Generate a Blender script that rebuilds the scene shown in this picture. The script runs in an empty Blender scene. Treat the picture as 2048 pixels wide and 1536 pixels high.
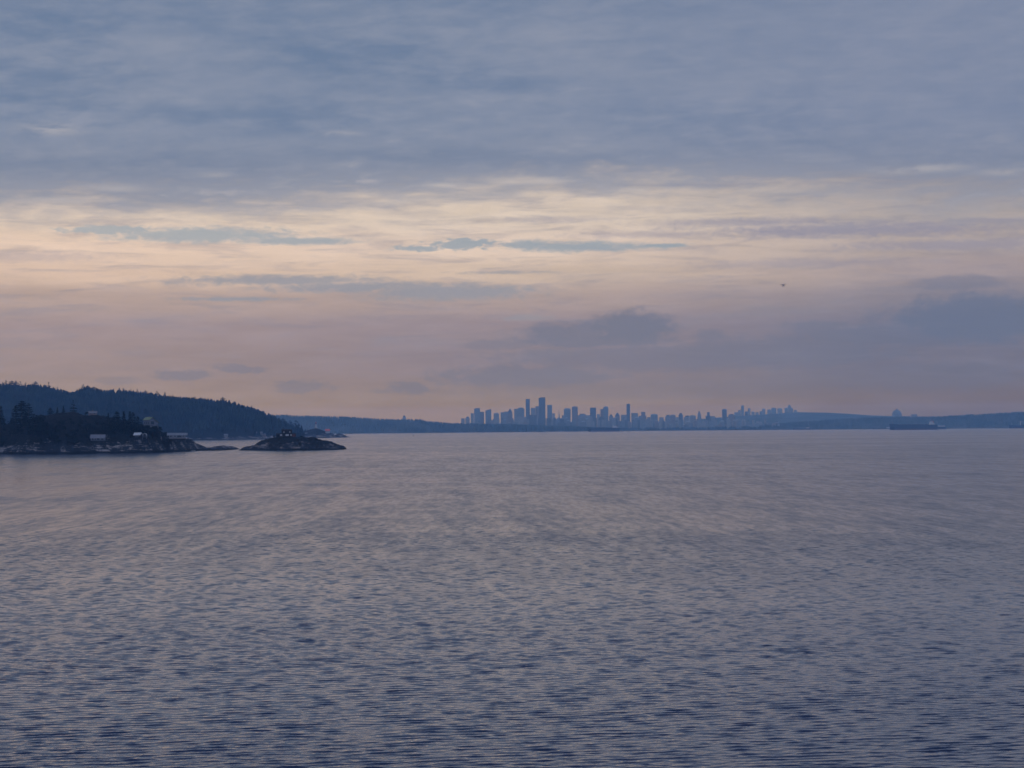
import bpy, bmesh, math, random
import numpy as np
from mathutils import Matrix, Vector

SC = bpy.context.scene
COL = SC.collection
R = math.radians

# ------------------------------------------------------------------ camera
F = 4727.0                      # focal length in photo pixels (2048 wide)
CAM_H = 20.0                    # height of the ferry deck
PITCH, ROLL = 1.086, -0.43
CAM_M = Matrix.Rotation(R(90 + PITCH), 3, 'X') @ Matrix.Rotation(R(ROLL), 3, 'Z')
cam_data = bpy.data.cameras.new('camera')
cam_data.sensor_width = 36.0
cam_data.lens = F / 2048 * 36.0
cam_data.clip_start = 0.5
cam_data.clip_end = 60000.0
cam = bpy.data.objects.new('camera', cam_data)
cam.matrix_world = Matrix.Translation((0, 0, CAM_H)) @ CAM_M.to_4x4()
COL.objects.link(cam)
SC.camera = cam

# ------------------------------------------------------------------ exposure
SC.view_settings.view_transform = 'Standard'
SC.view_settings.look = 'None'
SC.view_settings.exposure = 0.0
SC.view_settings.gamma = 1.0
SC.render.engine = 'CYCLES'
SC.cycles.use_denoising = True
SC.cycles.volume_bounces = 0
SC.cycles.max_bounces = 6
SC.cycles.diffuse_bounces = 2
SC.cycles.glossy_bounces = 3
SC.cycles.sample_clamp_indirect = 4.0


def lin(c):
    return tuple(((v / 255) / 12.92 if v / 255 <= 0.04045 else ((v / 255 + 0.055) / 1.055) ** 2.4) for v in c)


# ------------------------------------------------------------------ sun, low behind the cloud deck on the left
SUN_AZ, SUN_EL = -38.0, 9.0     # degrees clockwise from the view axis (+Y), and above the horizon
sun_data = bpy.data.lights.new('sun', 'SUN')
sun_data.energy = 0.5
sun_data.angle = R(25)
sun_data.color = (1.0, 0.88, 0.77)
sun = bpy.data.objects.new('sun', sun_data)
sd = Vector((math.sin(R(SUN_AZ)) * math.cos(R(SUN_EL)), math.cos(R(SUN_AZ)) * math.cos(R(SUN_EL)), math.sin(R(SUN_EL))))
sun.rotation_euler = sd.to_track_quat('Z', 'Y').to_euler()
COL.objects.link(sun)


# ------------------------------------------------------------------ small node-expression helper
class E:
    """A value in a node tree; arithmetic on it adds math nodes."""
    def __init__(self, nt, sock, vec=False):
        self.nt, self.s, self.vec = nt, sock, vec

    def _op(self, op, *others):
        vec = self.vec or any(isinstance(o, E) and o.vec for o in others) or any(isinstance(o, tuple) for o in others)
        n = self.nt.nodes.new('ShaderNodeVectorMath' if vec else 'ShaderNodeMath')
        n.operation = op
        for i, v in enumerate((self,) + others):
            if isinstance(v, E):
                self.nt.links.new(v.s, n.inputs[i])
            elif vec:
                n.inputs[i].default_value = v if isinstance(v, tuple) else (v, v, v)
            else:
                n.inputs[i].default_value = v
        return E(self.nt, n.outputs[0], vec)

    def __add__(self, o): return self._op('ADD', o)
    def __radd__(self, o): return self._op('ADD', o)
    def __sub__(self, o): return self._op('SUBTRACT', o)
    def __rsub__(self, o): return (self * -1.0) + o
    def __mul__(self, o): return self._op('MULTIPLY', o)
    def __rmul__(self, o): return self._op('MULTIPLY', o)
    def __truediv__(self, o): return self._op('DIVIDE', o)
    def max(self, o): return self._op('MAXIMUM', o)
    def min(self, o): return self._op('MINIMUM', o)
    def f(self, op, *o): return self._op(op, *o)

    def step(self, a, b):                      # smoothstep
        n = self.nt.nodes.new('ShaderNodeMapRange')
        n.interpolation_type = 'SMOOTHSTEP'
        self.nt.links.new(self.s, n.inputs[0])
        n.inputs[1].default_value, n.inputs[2].default_value = a, b
        n.inputs[3].default_value, n.inputs[4].default_value = 0.0, 1.0
        return E(self.nt, n.outputs[0])

    def ramp(self, stops):                     # stops: (pos, linear rgb)
        n = self.nt.nodes.new('ShaderNodeValToRGB')
        cr = n.color_ramp
        cr.interpolation = 'B_SPLINE' if False else 'EASE'
        while len(cr.elements) < len(stops):
            cr.elements.new(0.5)
        for el, (p, c) in zip(cr.elements, stops):
            el.position = p
        for el, (p, c) in zip(cr.elements, stops):
            el.color = (*c, 1)
        self.nt.links.new(self.s, n.inputs[0])
        return E(self.nt, n.outputs[0], True)


def mixc(a, b, t):                             # colour mix a -> b by scalar t
    nt = t.nt
    n = nt.nodes.new('ShaderNodeMix')
    n.data_type = 'RGBA'
    for v, i in ((a, 6), (b, 7)):
        if isinstance(v, E):
            nt.links.new(v.s, n.inputs[i])
        else:
            n.inputs[i].default_value = (*v, 1)
    nt.links.new(t.s, n.inputs[0])
    return E(nt, n.outputs[2], True)


def vec(nt, x, y, z=0.0):
    n = nt.nodes.new('ShaderNodeCombineXYZ')
    for i, v in enumerate((x, y, z)):
        if isinstance(v, E):
            nt.links.new(v.s, n.inputs[i])
        else:
            n.inputs[i].default_value = v
    return E(nt, n.outputs[0], True)


def noise(nt, v, scale, detail=4.0, rough=0.5, dist=0.0):
    n = nt.nodes.new('ShaderNodeTexNoise')
    nt.links.new(v.s, n.inputs['Vector'])
    n.inputs['Scale'].default_value = scale
    n.inputs['Detail'].default_value = detail
    n.inputs['Roughness'].default_value = rough
    n.inputs['Distortion'].default_value = dist
    return E(nt, n.outputs[0])


def sep(v):
    n = v.nt.nodes.new('ShaderNodeSeparateXYZ')
    v.nt.links.new(v.s, n.inputs[0])
    return [E(v.nt, o) for o in n.outputs]


# ------------------------------------------------------------------ haze numbers (shared by the air box and the sky behind it)
HAZE_TOP = 250.0
HAZE_COL = (0.25, 0.53, 1.0)
HAZE_DEN = 0.48e-4
AIR = (0.17, 0.23, 0.335)     # what a very deep layer of this air looks like

# ------------------------------------------------------------------ world: a cloudy dawn sky
W = bpy.data.worlds.new('World')
SC.world = W
W.use_nodes = True
nt = W.node_tree
nt.nodes.clear()
out = nt.nodes.new('ShaderNodeOutputWorld')
bg = nt.nodes.new('ShaderNodeBackground')
nt.links.new(bg.outputs[0], out.inputs[0])
SKY_STRENGTH = 0.12
bg.inputs['Strength'].default_value = SKY_STRENGTH
tc = nt.nodes.new('ShaderNodeTexCoord')
D = E(nt, tc.outputs['Generated'], True)
dx, dy, dz = sep(D)
el = dz.f('ARCSINE') * (180 / math.pi)
az = dx.f('ARCTAN2', dy) * (180 / math.pi)
zc = dz.max(0.0)
# cloud deck seen in perspective: the direction met with a flat layer overhead
hz = zc + 0.012
px_, py_ = dx / hz, dy / hz
deck = vec(nt, px_, py_ * 0.8)
# the same in degrees for low stratus near the horizon
band = vec(nt, az * 0.22, el * 1.0)
clear_tex = nt.nodes.new('ShaderNodeTexSky')          # clear sky seen through the gaps
clear_tex.sky_type = 'NISHITA'
clear_tex.sun_disc = False
clear_tex.sun_elevation = R(SUN_EL)
clear_tex.sun_rotation = R(SUN_AZ)
clear = E(nt, clear_tex.outputs[0], True)


def ycol(stops, x0):
    """(photo row, sRGB) stops down one column of the sky -> ramp over elevation / 12."""
    s = []
    for y, c in stops:
        e = (857.6 - 0.0075 * (x0 - 1024) - y) / 82.5
        s.append((max(0.0, e / 12), lin(c)))
    s.sort()
    return s


elr = (el / 12).max(0.0).min(1.0)
n_warp = noise(nt, band, 0.9, 5, 0.55) - 0.5
elw = (elr + n_warp * 0.035).max(0.0).min(1.0)
SKY_L = [(855, (153, 137, 134)), (800, (155, 138, 135)), (730, (156, 140, 141)), (660, (160, 144, 147)), (600, (178, 158, 152)),
         (555, (212, 186, 169)), (500, (226, 200, 181)), (440, (222, 202, 184))]
SKY_C = [(855, (145, 131, 132)), (800, (144, 132, 135)), (720, (140, 130, 140)), (650, (150, 138, 146)), (600, (172, 155, 153)),
         (545, (205, 184, 168)), (500, (219, 198, 183)), (440, (216, 199, 184))]
SKY_R = [(855, (112, 112, 128)), (800, (116, 114, 130)), (720, (114, 116, 136)), (650, (116, 119, 140)), (600, (133, 130, 144)),
         (545, (160, 148, 152)), (490, (172, 160, 158)), (440, (172, 162, 160))]
cL, cC, cR = elw.ramp(ycol(SKY_L, 200)), elw.ramp(ycol(SKY_C, 1024)), elw.ramp(ycol(SKY_R, 1900))
low = mixc(cL, cC, az.step(-11.5, 1.5))
low = mixc(low, cR, az.step(-0.5, 11.5))
# thin streaks in the high lit layer
st = noise(nt, vec(nt, az * 0.55, el * 5.0), 0.9, 7, 0.62, 0.6)
st2 = noise(nt, vec(nt, az * 0.30, el * 2.2, 7.3), 0.8, 6, 0.6, 0.4)
stk = (st.step(0.46, 0.70) * 0.6 + st2.step(0.48, 0.76) * 0.45) * el.step(0.6, 2.4)
low = mixc(low, lin((136, 136, 152)), stk * 0.62)
lum = noise(nt, vec(nt, az * 0.5, el * 3.4, 3.1), 1.1, 6, 0.6, 0.3)
low = low * (lum * 0.30 + 0.86)

# torn edges for the openings and low clouds
edge = noise(nt, vec(nt, az * 1.0, el * 2.4, 1.7), 3.2, 8, 0.66, 0.5) - 0.5
puff = noise(nt, vec(nt, az * 1.0, el * 1.5, 9.7), 1.6, 7, 0.62, 0.3) - 0.5


def lens(x, y, w, h, rag=1.0, lo=1.25, hi=0.45, flat=1.0, n=None):
    a0 = math.degrees(math.atan((x - 1024) / F))
    e0 = (857.6 - 0.0075 * (x - 1024) - y) / 82.5
    u = (az - a0) * (82.5 / w)
    v = (el - e0) * (82.5 / h)
    if flat != 1.0:                                  # flatter underside than top
        v = v.max(0.0) + v.min(0.0) * flat
    r = (u * u + v * v).f('SQRT')
    return 1.0 - (r + (n or edge) * rag).step(hi, lo)


gaps = None
for g in [(400, 474, 210, 18, 1.7, 1.25, .35), (590, 484, 140, 9, 1.5, 1.25, .35), (225, 466, 120, 10, 2.6, 1.2, .5), (1170, 494, 175, 12, 1.7, 1.25, .35), (1060, 490, 60, 11, 1.8, 1.25, .35),
          (930, 489, 85, 12, 3.0, 1.1, .5), (835, 497, 70, 7, 3.2, 1.1, .4), (1330, 492, 60, 5, 2.5, 1.2, .4)]:
    m = lens(*g)
    gaps = m if gaps is None else gaps.max(m)
gap_col = clear * 0.0 + lin((122, 142, 168))
# soft blue-grey veil below the lit band
veil = lens(900, 584, 190, 19, 1.9, 1.3, .4).max(lens(560, 562, 230, 12, 2.2, 1.3, .3)).max(lens(720, 574, 220, 13, 2.2, 1.3, .3)).max(lens(470, 600, 130, 5, 2.2, 1.3, .3)).max(lens(1060, 636, 60, 7, 2.4, 1.3, .3) * .6).max(lens(1010, 545, 110, 4, 2.6, 1.2, .3) * .7)
low = mixc(low, lin((146, 149, 160)), veil * 0.82)
low = mixc(low, gap_col, gaps * 0.86)

# low dark cumulus and stratus over the city and on the right
dk = None
for x, y, w, h, s, rag, fl in [(1108, 668, 62, 30, .85, 2.2, 1.3), (1180, 666, 55, 26, .8, 2.2, 1.2), (1258, 660, 95, 38, .95, 2.0, 1.1), (1200, 682, 180, 20, .8, 2.0, 1.4), (1425, 672, 30, 15, .6, 2.2, 1.2),
                               (1330, 715, 350, 30, .62, 2.0, 1.0), (1060, 754, 200, 24, .70, 2.2, 1.0), (1560, 705, 260, 36, .55, 2.0, 1.0), (1965, 640, 190, 52, .95, 1.6, 1.0),
                               (1760, 672, 190, 26, .6, 2.0, 1.0), (1920, 570, 110, 16, .5, 1.6, 1.0), (1640, 656, 75, 14, .5, 2.4, 1.0), (375, 753, 70, 14, .58, 4.2, 1.5), (352, 752, 30, 7, .5, 2.6, 1.2),
                               (470, 740, 52, 10, .55, 4.4, 1.2), (240, 763, 60, 10, .35, 2.6, 1.2), (606, 775, 56, 14, .52, 4.2, 1.2), (575, 781, 30, 6, .45, 2.6, 1.2), (805, 777, 60, 16, .6, 4.0, 1.3),
                               (770, 783, 40, 6, .4, 2.6, 1.2), (1300, 778, 420, 24, .28, 1.6, 1.0), (1000, 690, 80, 10, .4, 2.4, 1.0), (1800, 755, 320, 30, .30, 1.6, 1.0)]:
    m = lens(x, y, w, h, rag, 1.25, 0.55, fl, puff * 0.6 + edge * 0.55) * s
    dk = m if dk is None else dk.max(m)
dark_col = mixc(lin((114, 120, 140)), lin((104, 116, 142)), az.step(2, 11))
low = mixc(low, dark_col, dk * 0.88)

# grey bars reaching in from the right under the deck
bars = None
for x, y, w, h, s_ in [(1720, 464, 330, 16, .75), (1930, 496, 260, 11, .6), (1500, 447, 190, 10, .6), (1980, 450, 120, 7, .5), (1300, 470, 160, 7, .4), (1620, 530, 260, 10, .35), (60, 520, 130, 12, .35), (1100, 440, 120, 7, .35)]:
    m = lens(x, y, w, h, 2.2, 1.5, .2) * s_
    bars = m if bars is None else bars.max(m)
low = mixc(low, lin((140, 140, 160)), bars)

# the main cloud deck
n1 = noise(nt, deck, 0.55, 7, 0.52, 0.35)
n2 = noise(nt, vec(nt, px_ + 11.3, py_ * 0.8), 1.7, 7, 0.56, 0.3)
n3 = noise(nt, vec(nt, az * 0.55 + 3.3, el * 1.9 - az * 0.06, 2.2), 1.9, 6, 0.58, 0.25)
dn = n1 * 0.46 + n2 * 0.26 + n3 * 0.28 + (n3 - 0.5) * 0.15 * el.step(7.0, 5.0)


def blob(x, y, w, h):
    a0 = math.degrees(math.atan((x - 1024) / F))
    e0 = (857.6 - 0.0075 * (x - 1024) - y) / 82.5
    u, v = (az - a0) * (82.5 / w), (el - e0) * (82.5 / h)
    r = (u * u + v * v).f('SQRT') + (n2 - 0.5) * 2.0 + (n3 - 0.5) * 1.6
    return 1.0 - r.step(0.0, 1.25)


lit = None
for x, y, w, h, s_ in [(450, 190, 240, 45, .55), (320, 100, 120, 40, .4), (1170, 150, 130, 22, .5), (1090, 75, 90, 25, .45), (1480, 62, 170, 35, .45), (560, 300, 190, 30, .5), (1050, 205, 180, 22, .35),
                       (1940, 250, 90, 22, .4), (1150, 280, 300, 40, .4), (1430, 205, 110, 20, .4), (250, 262, 260, 26, .4)]:
    m = blob(x, y, w, h) * s_
    lit = m if lit is None else lit.max(m)
dim = None
for x, y, w, h, s_ in [(60, 190, 260, 80, .6), (130, 95, 180, 50, .6), (1010, 160, 160, 26, .5), (1500, 245, 260, 45, .5), (2020, 310, 190, 40, .5), (460, 235, 300, 26, .4), (1050, 325, 330, 26, .45), (330, 405, 380, 22, .6), (760, 120, 170, 40, .45)]:
    m = blob(x, y, w, h) * s_
    dim = m if dim is None else dim.max(m)
dn = dn + (lit - dim) * 0.11
dcol = mixc(lin((107, 126, 155)), lin((138, 147, 167)), dn.step(0.34, 0.64))
dcol = mixc(dcol, lin((133, 141, 166)), az.step(-4, 12) * 0.45)
warm = el.step(9.5, 5.2)
dcol = mixc(dcol, mixc(lin((131, 138, 157)), lin((150, 152, 164)), dn.step(0.36, 0.62)), el.step(7.6, 5.2) * 0.8)
dcol = mixc(dcol, lin((192, 183, 184)), dn.step(0.55, 0.72) * (warm * 0.70 + 0.10))
glint = None
for x, y, w, h, s_ in [(105, 271, 85, 18, .45), (1060, 363, 110, 10, .9), (900, 372, 90, 9, .8), (1290, 382, 90, 10, .8), (1850, 346, 130, 12, .42), (2020, 356, 90, 12, .42), (438, 355, 60, 10, .35), (230, 383, 70, 10, .4),
                       (120, 410, 160, 10, .6), (680, 270, 70, 9, .35), (1540, 385, 90, 9, .5), (1700, 408, 170, 9, .5), (820, 405, 140, 12, .7)]:
    m = blob(x, y, w, h) * s_
    glint = m if glint is None else glint.max(m)
dcol = mixc(dcol, lin((204, 194, 188)), glint * (n3.step(0.36, 0.66) * 0.75 + 0.05))
arch = az.step(-10, 1.5) * (1.0 - az.step(4, 11.5))
edge_el = el + (n1 - 0.5) * 1.6 + (n2 - 0.5) * 1.5 + (n3 - 0.5) * 1.5 - arch * 0.45
dmask = edge_el.step(4.55, 6.1)
sky = mixc(low, dcol, dmask)
# unseen sky higher up: darkened ahead to deepen water, brightened elsewhere to light haze
up = el.step(9.6, 20)
front = dy.step(0.15, 0.75)
high = mixc(mixc(lin((160, 184, 228)), lin((178, 194, 232)), n1.step(0.35, 0.65)), mixc(lin((48, 70, 118)), lin((74, 93, 136)), n1.step(0.35, 0.65)), front)
sky = mixc(sky, high, up)
# low unseen sky to the sides and behind: blue-grey, brightened to light haze
back = dy.step(0.75, -0.3)
sky = mixc(sky, lin((134, 154, 198)), back * el.step(20, 3))
# the air between here and the horizon takes some of the low sky away; the sky itself is that much brighter there
L = dz.max(0.0105).f('POWER', -1.0) * (HAZE_TOP - CAM_H)
def trans(k):
    n = nt.nodes.new('ShaderNodeMath'); n.operation = 'POWER'
    n.inputs[0].default_value = math.e
    nt.links.new((L * (-HAZE_DEN * k)).s, n.inputs[1])
    return E(nt, n.outputs[0])
T = vec(nt, *[trans(k) for k in HAZE_COL])
sky = ((sky - (1.0 - T) * AIR) / T).f('MAXIMUM', (0.01, 0.01, 0.01))
skyc = mixc(sky, lin((90, 105, 135)), dz.step(0.0, -0.06))
skyc = skyc * (1.0 / SKY_STRENGTH)
# a share of clear Nishita light in the blue gaps
skyc = mixc(skyc, clear, gaps * 0.15)
nt.links.new(skyc.s, bg.inputs['Color'])

# ------------------------------------------------------------------ placing: photo column / row at a distance -> metres
def ray(px, py):
    px, py = float(px), float(py)
    return CAM_M @ Vector(((px - 1024) / F, (768 - py) / F, -1.0))


def at(px, py, d):
    r = ray(px, py)
    return Vector((0, 0, CAM_H)) + r * (d / r.y)


def hor(px):
    return 857.6 - 0.0075 * (px - 1024)


def X(px, d):
    return at(px, hor(px), d).x


def Z(px, py, d):
    return at(px, py, d).z


# ------------------------------------------------------------------ materials
def mat(name, col, rough=0.8, **kw):
    m = bpy.data.materials.new(name)
    m.use_nodes = True
    b = m.node_tree.nodes['Principled BSDF']
    b.inputs['Base Color'].default_value = (*col, 1)
    b.inputs['Roughness'].default_value = rough
    if rough >= 0.8:                                    # rough, dusty surfaces have next to no sheen
        b.inputs['Specular IOR Level'].default_value = 0.08
    for k, v in kw.items():
        b.inputs[k].default_value = v
    return m


def obj_coord(m, kind='Object'):
    n = m.node_tree.nodes.new('ShaderNodeTexCoord')
    return E(m.node_tree, n.outputs[kind], True)


def world_pos(m):
    n = m.node_tree.nodes.new('ShaderNodeNewGeometry')
    return E(m.node_tree, n.outputs['Position'], True), E(m.node_tree, n.outputs['Normal'], True)


def bsdf(m):
    return m.node_tree.nodes['Principled BSDF']


def link(m, e, name):
    m.node_tree.links.new(e.s, bsdf(m).inputs[name])


def bump(m, h, strength=1.0, dist=1.0, fw=None):
    n = m.node_tree.nodes.new('ShaderNodeBump')
    n.inputs['Strength'].default_value = strength
    n.inputs['Distance'].default_value = dist
    if fw is not None and 'Filter Width' in n.inputs:
        n.inputs['Filter Width'].default_value = fw
    m.node_tree.links.new(h.s, n.inputs['Height'])
    m.node_tree.links.new(n.outputs[0], bsdf(m).inputs['Normal'])


# water: a sea with real wavelets out to 900 m, finer ripples as bump everywhere, unresolved chop as roughness far out
M_water = mat('water', (0.005, 0.012, 0.030), 0.07, IOR=1.333)
wp, wn = world_pos(M_water)
wx, wy, wz = sep(wp)
ntw = M_water.node_tree
far_ = wy.step(200.0, 900.0)
patch = noise(ntw, vec(ntw, wx * 0.0016, wy * 0.0030), 1.0, 5, 0.6, 0.8)
patch2 = noise(ntw, vec(ntw, wx * 0.008 + wy * 0.002, wy * 0.020, 5.0), 1.0, 4, 0.6, 0.5)
rx, ry = wx * 0.97 + wy * 0.20, wy * 0.97 - wx * 0.20
w1 = noise(ntw, vec(ntw, rx * 0.10, ry * 0.17, 0.3), 1.0, 2, 0.5)
w2 = noise(ntw, vec(ntw, wx * 0.30 - wy * 0.04, wy * 0.52, 2.3), 1.0, 2, 0.5, 0.3)
w3 = noise(ntw, vec(ntw, rx * 1.0, ry * 1.6, 4.1), 1.0, 3, 0.6, 0.4)
gust = patch.step(0.32, 0.66) * 0.75 + patch2.step(0.3, 0.7) * 0.45 + 0.30
hgt = (w1 * 0.05 + w2 * 0.02) * far_ * gust + w3 * gust * 0.05 * (1.0 - wy.step(130.0, 600.0))
bump(M_water, hgt, 1.0, 1.0, 0.004)
cat = noise(ntw, vec(ntw, wx * 0.10 + wy * 0.004, wy * 0.011, 1.3), 1.0, 4, 0.6, 0.3)      # cat's-paws
cat2 = noise(ntw, vec(ntw, wx * 0.45, wy * 0.05, 6.1), 1.0, 3, 0.6, 0.3)
fr = wy.step(90.0, 520.0)
link(M_water, (fr * (gust * 0.07 + cat.step(0.35, 0.68) * 0.065 + cat2.step(0.38, 0.66) * 0.065 + 0.03) + 0.03).max(0.02), 'Roughness')


def sea():
    rng = np.random.default_rng(7)
    y0, y1 = 112.0, 1300.0
    ys = [y0]
    while ys[-1] < y1:
        ys.append(ys[-1] + 0.16 * (ys[-1] / y0) ** 0.95)
    ys = np.array(ys, np.float32)
    y1 = float(ys[-1])
    half = lambda y: 62.0 + 0.235 * y                   # the patch widens with distance, like the water in sight
    ss = np.linspace(-1, 1, 1250).astype(np.float32)
    SS, YY = np.meshgrid(ss, ys)
    XX = SS * half(YY)
    ZZ = np.zeros_like(XX)
    groups = [1.0 + 0.12 * np.sin(XX * rng.normal() * 0.05 + YY * rng.normal() * 0.05 + rng.uniform(0, 6.28)).astype(np.float32) for k in range(6)]
    N = 110
    for k in range(N):
        lam = 0.36 * (1.7 / 0.36) ** ((k + rng.random()) / N)
        th = math.radians(rng.normal(-8, 17) + (180 if rng.random() < 0.1 else 0))
        a = 0.104 * math.sqrt(2 / N) * lam / (2 * math.pi)
        kx, ky = 2 * math.pi / lam * math.sin(th), 2 * math.pi / lam * math.cos(th)
        w = np.sin(XX * np.float32(kx) + YY * np.float32(ky) + np.float32(rng.uniform(0, 6.283)))
        w *= np.float32(a)
        w *= groups[k % 6]
        ZZ += w
    ZZ += 2.5 * ZZ * np.abs(ZZ)                         # crests a little sharper than troughs
    # belts of livelier and calmer water lying across the view
    gb = 1.0 + 0.04 * np.sin(YY * 0.031 + XX * 0.008 + 1.0) + 0.06 * np.sin(YY * 0.013 - XX * 0.005 + 2.4)
    ZZ *= gb.astype(np.float32) * np.clip((1 - np.abs(SS)) * 12, 0, 1) * np.clip((YY - y0) / 6, 0, 1) * np.clip((y1 - YY) / 950, 0, 1)
    ny, nx = XX.shape
    v = np.stack([XX, YY, ZZ], -1).reshape(-1, 3)
    i = np.arange(nx * (ny - 1)).reshape(ny - 1, nx)[:, :-1].ravel()
    f = np.stack([i, i + 1, i + nx + 1, i + nx], 1)
    h0, h1 = float(half(y0)), float(half(y1))
    ox0, ox1, oy0, oy1 = -8800, 8800, -1500, 26500
    o = [(ox0, oy0), (ox1, oy0), (ox1, y0), (ox0, y0), (ox0, y1), (-h0, y0), (-h1, y1), (h0, y0), (h1, y1), (ox1, y1), (ox1, oy1), (ox0, oy1)]
    n = len(v)
    v = np.concatenate([v, np.array([(a, b, 0.0) for a, b in o], np.float32)])
    f = np.concatenate([f, np.array([(0, 1, 2, 3), (3, 5, 6, 4), (7, 2, 9, 8), (4, 9, 10, 11)]) + n])
    me = bpy.data.meshes.new('water')
    me.vertices.add(len(v)); me.vertices.foreach_set('co', v.astype(np.float32).ravel())
    me.loops.add(f.size); me.loops.foreach_set('vertex_index', f.astype(np.int32).ravel())
    me.polygons.add(len(f)); me.polygons.foreach_set('loop_start', np.arange(0, f.size, 4, dtype=np.int32))
    me.update(calc_edges=True)
    me.polygons.foreach_set('use_smooth', np.ones(len(f), bool))
    me.materials.append(M_water)
    ob = bpy.data.objects.new('water', me)
    ob['kind'] = 'structure'
    COL.objects.link(ob)


sea()

# the air
M_haze = bpy.data.materials.new('haze')
M_haze.use_nodes = True
nh = M_haze.node_tree
nh.nodes.clear()
oh = nh.nodes.new('ShaderNodeOutputMaterial')
pv = nh.nodes.new('ShaderNodeVolumePrincipled')
pv.inputs['Color'].default_value = (*HAZE_COL, 1)
pv.inputs['Absorption Color'].default_value = (1, 1, 1, 1)
pv.inputs['Density'].default_value = HAZE_DEN
pv.inputs['Anisotropy'].default_value = 0.0
nh.links.new(pv.outputs[0], oh.inputs['Volume'])


def haze_box():
    bm = bmesh.new()
    bmesh.ops.create_cube(bm, size=1.0)
    for v in bm.verts:
        v.co = Vector((v.co.x * 18000, (v.co.y + 0.5) * 28500 - 1700, (v.co.z + 0.5) * (HAZE_TOP + 13) - 13))
    me = bpy.data.meshes.new('haze')
    bm.to_mesh(me)
    bm.free()
    me.materials.append(M_haze)
    o = bpy.data.objects.new('haze', me)
    o['kind'] = 'stuff'
    COL.objects.link(o)


haze_box()

# ------------------------------------------------------------------ numpy noise for the land
def _hash(ix, iy, seed):
    h = (ix.astype(np.int64) * 374761393 + iy.astype(np.int64) * 668265263 + seed * 1442695041) & 0x7fffffff
    h = ((h ^ (h >> 13)) * 1274126177) & 0x7fffffff
    return ((h ^ (h >> 16)) & 0xffff) / 65535.0


def vnoise(x, y, seed=0):
    x, y = np.asarray(x, float), np.asarray(y, float)
    ix, iy = np.floor(x), np.floor(y)
    fx, fy = x - ix, y - iy
    fx, fy = fx * fx * (3 - 2 * fx), fy * fy * (3 - 2 * fy)
    a, b = _hash(ix, iy, seed), _hash(ix + 1, iy, seed)
    c, d = _hash(ix, iy + 1, seed), _hash(ix + 1, iy + 1, seed)
    return (a * (1 - fx) + b * fx) * (1 - fy) + (c * (1 - fx) + d * fx) * fy


def fbm(x, y, seed=0, octv=5, gain=0.5):
    s, a, n = 0.0, 1.0, 0.0
    for k in range(octv):
        s = s + a * (vnoise(np.asarray(x) * 2 ** k, np.asarray(y) * 2 ** k, seed + k * 17) - 0.5)
        n += a
        a *= gain
    return s / n


def mesh_obj(name, verts, faces, m, parent=None, smooth=False):
    me = bpy.data.meshes.new(name)
    verts = np.asarray(verts, np.float32)
    if isinstance(faces, np.ndarray):
        k = faces.shape[1]
        me.vertices.add(len(verts))
        me.vertices.foreach_set('co', verts.ravel())
        me.loops.add(faces.size)
        me.loops.foreach_set('vertex_index', faces.astype(np.int32).ravel())
        me.polygons.add(len(faces))
        me.polygons.foreach_set('loop_start', np.arange(0, faces.size, k, dtype=np.int32))
        me.update(calc_edges=True)
    else:
        me.from_pydata([tuple(map(float, v)) for v in verts], [], faces)
    if smooth:
        me.polygons.foreach_set('use_smooth', np.ones(len(me.polygons), bool))
    me.materials.append(m)
    o = bpy.data.objects.new(name, me)
    if parent is not None:
        o.parent = parent
    COL.objects.link(o)
    return o


def tag(o, label, cat, group=None, kind=None):
    o['label'] = label
    if cat: o['category'] = cat
    if group: o['group'] = group
    if kind: o['kind'] = kind
    return o


def empty(name, loc, rz=0.0, scale=1.0):
    o = bpy.data.objects.new(name, None)
    o.location = loc
    o.rotation_euler = (0, 0, rz)
    o.scale = (scale, scale, scale)
    COL.objects.link(o)
    return o


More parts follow.
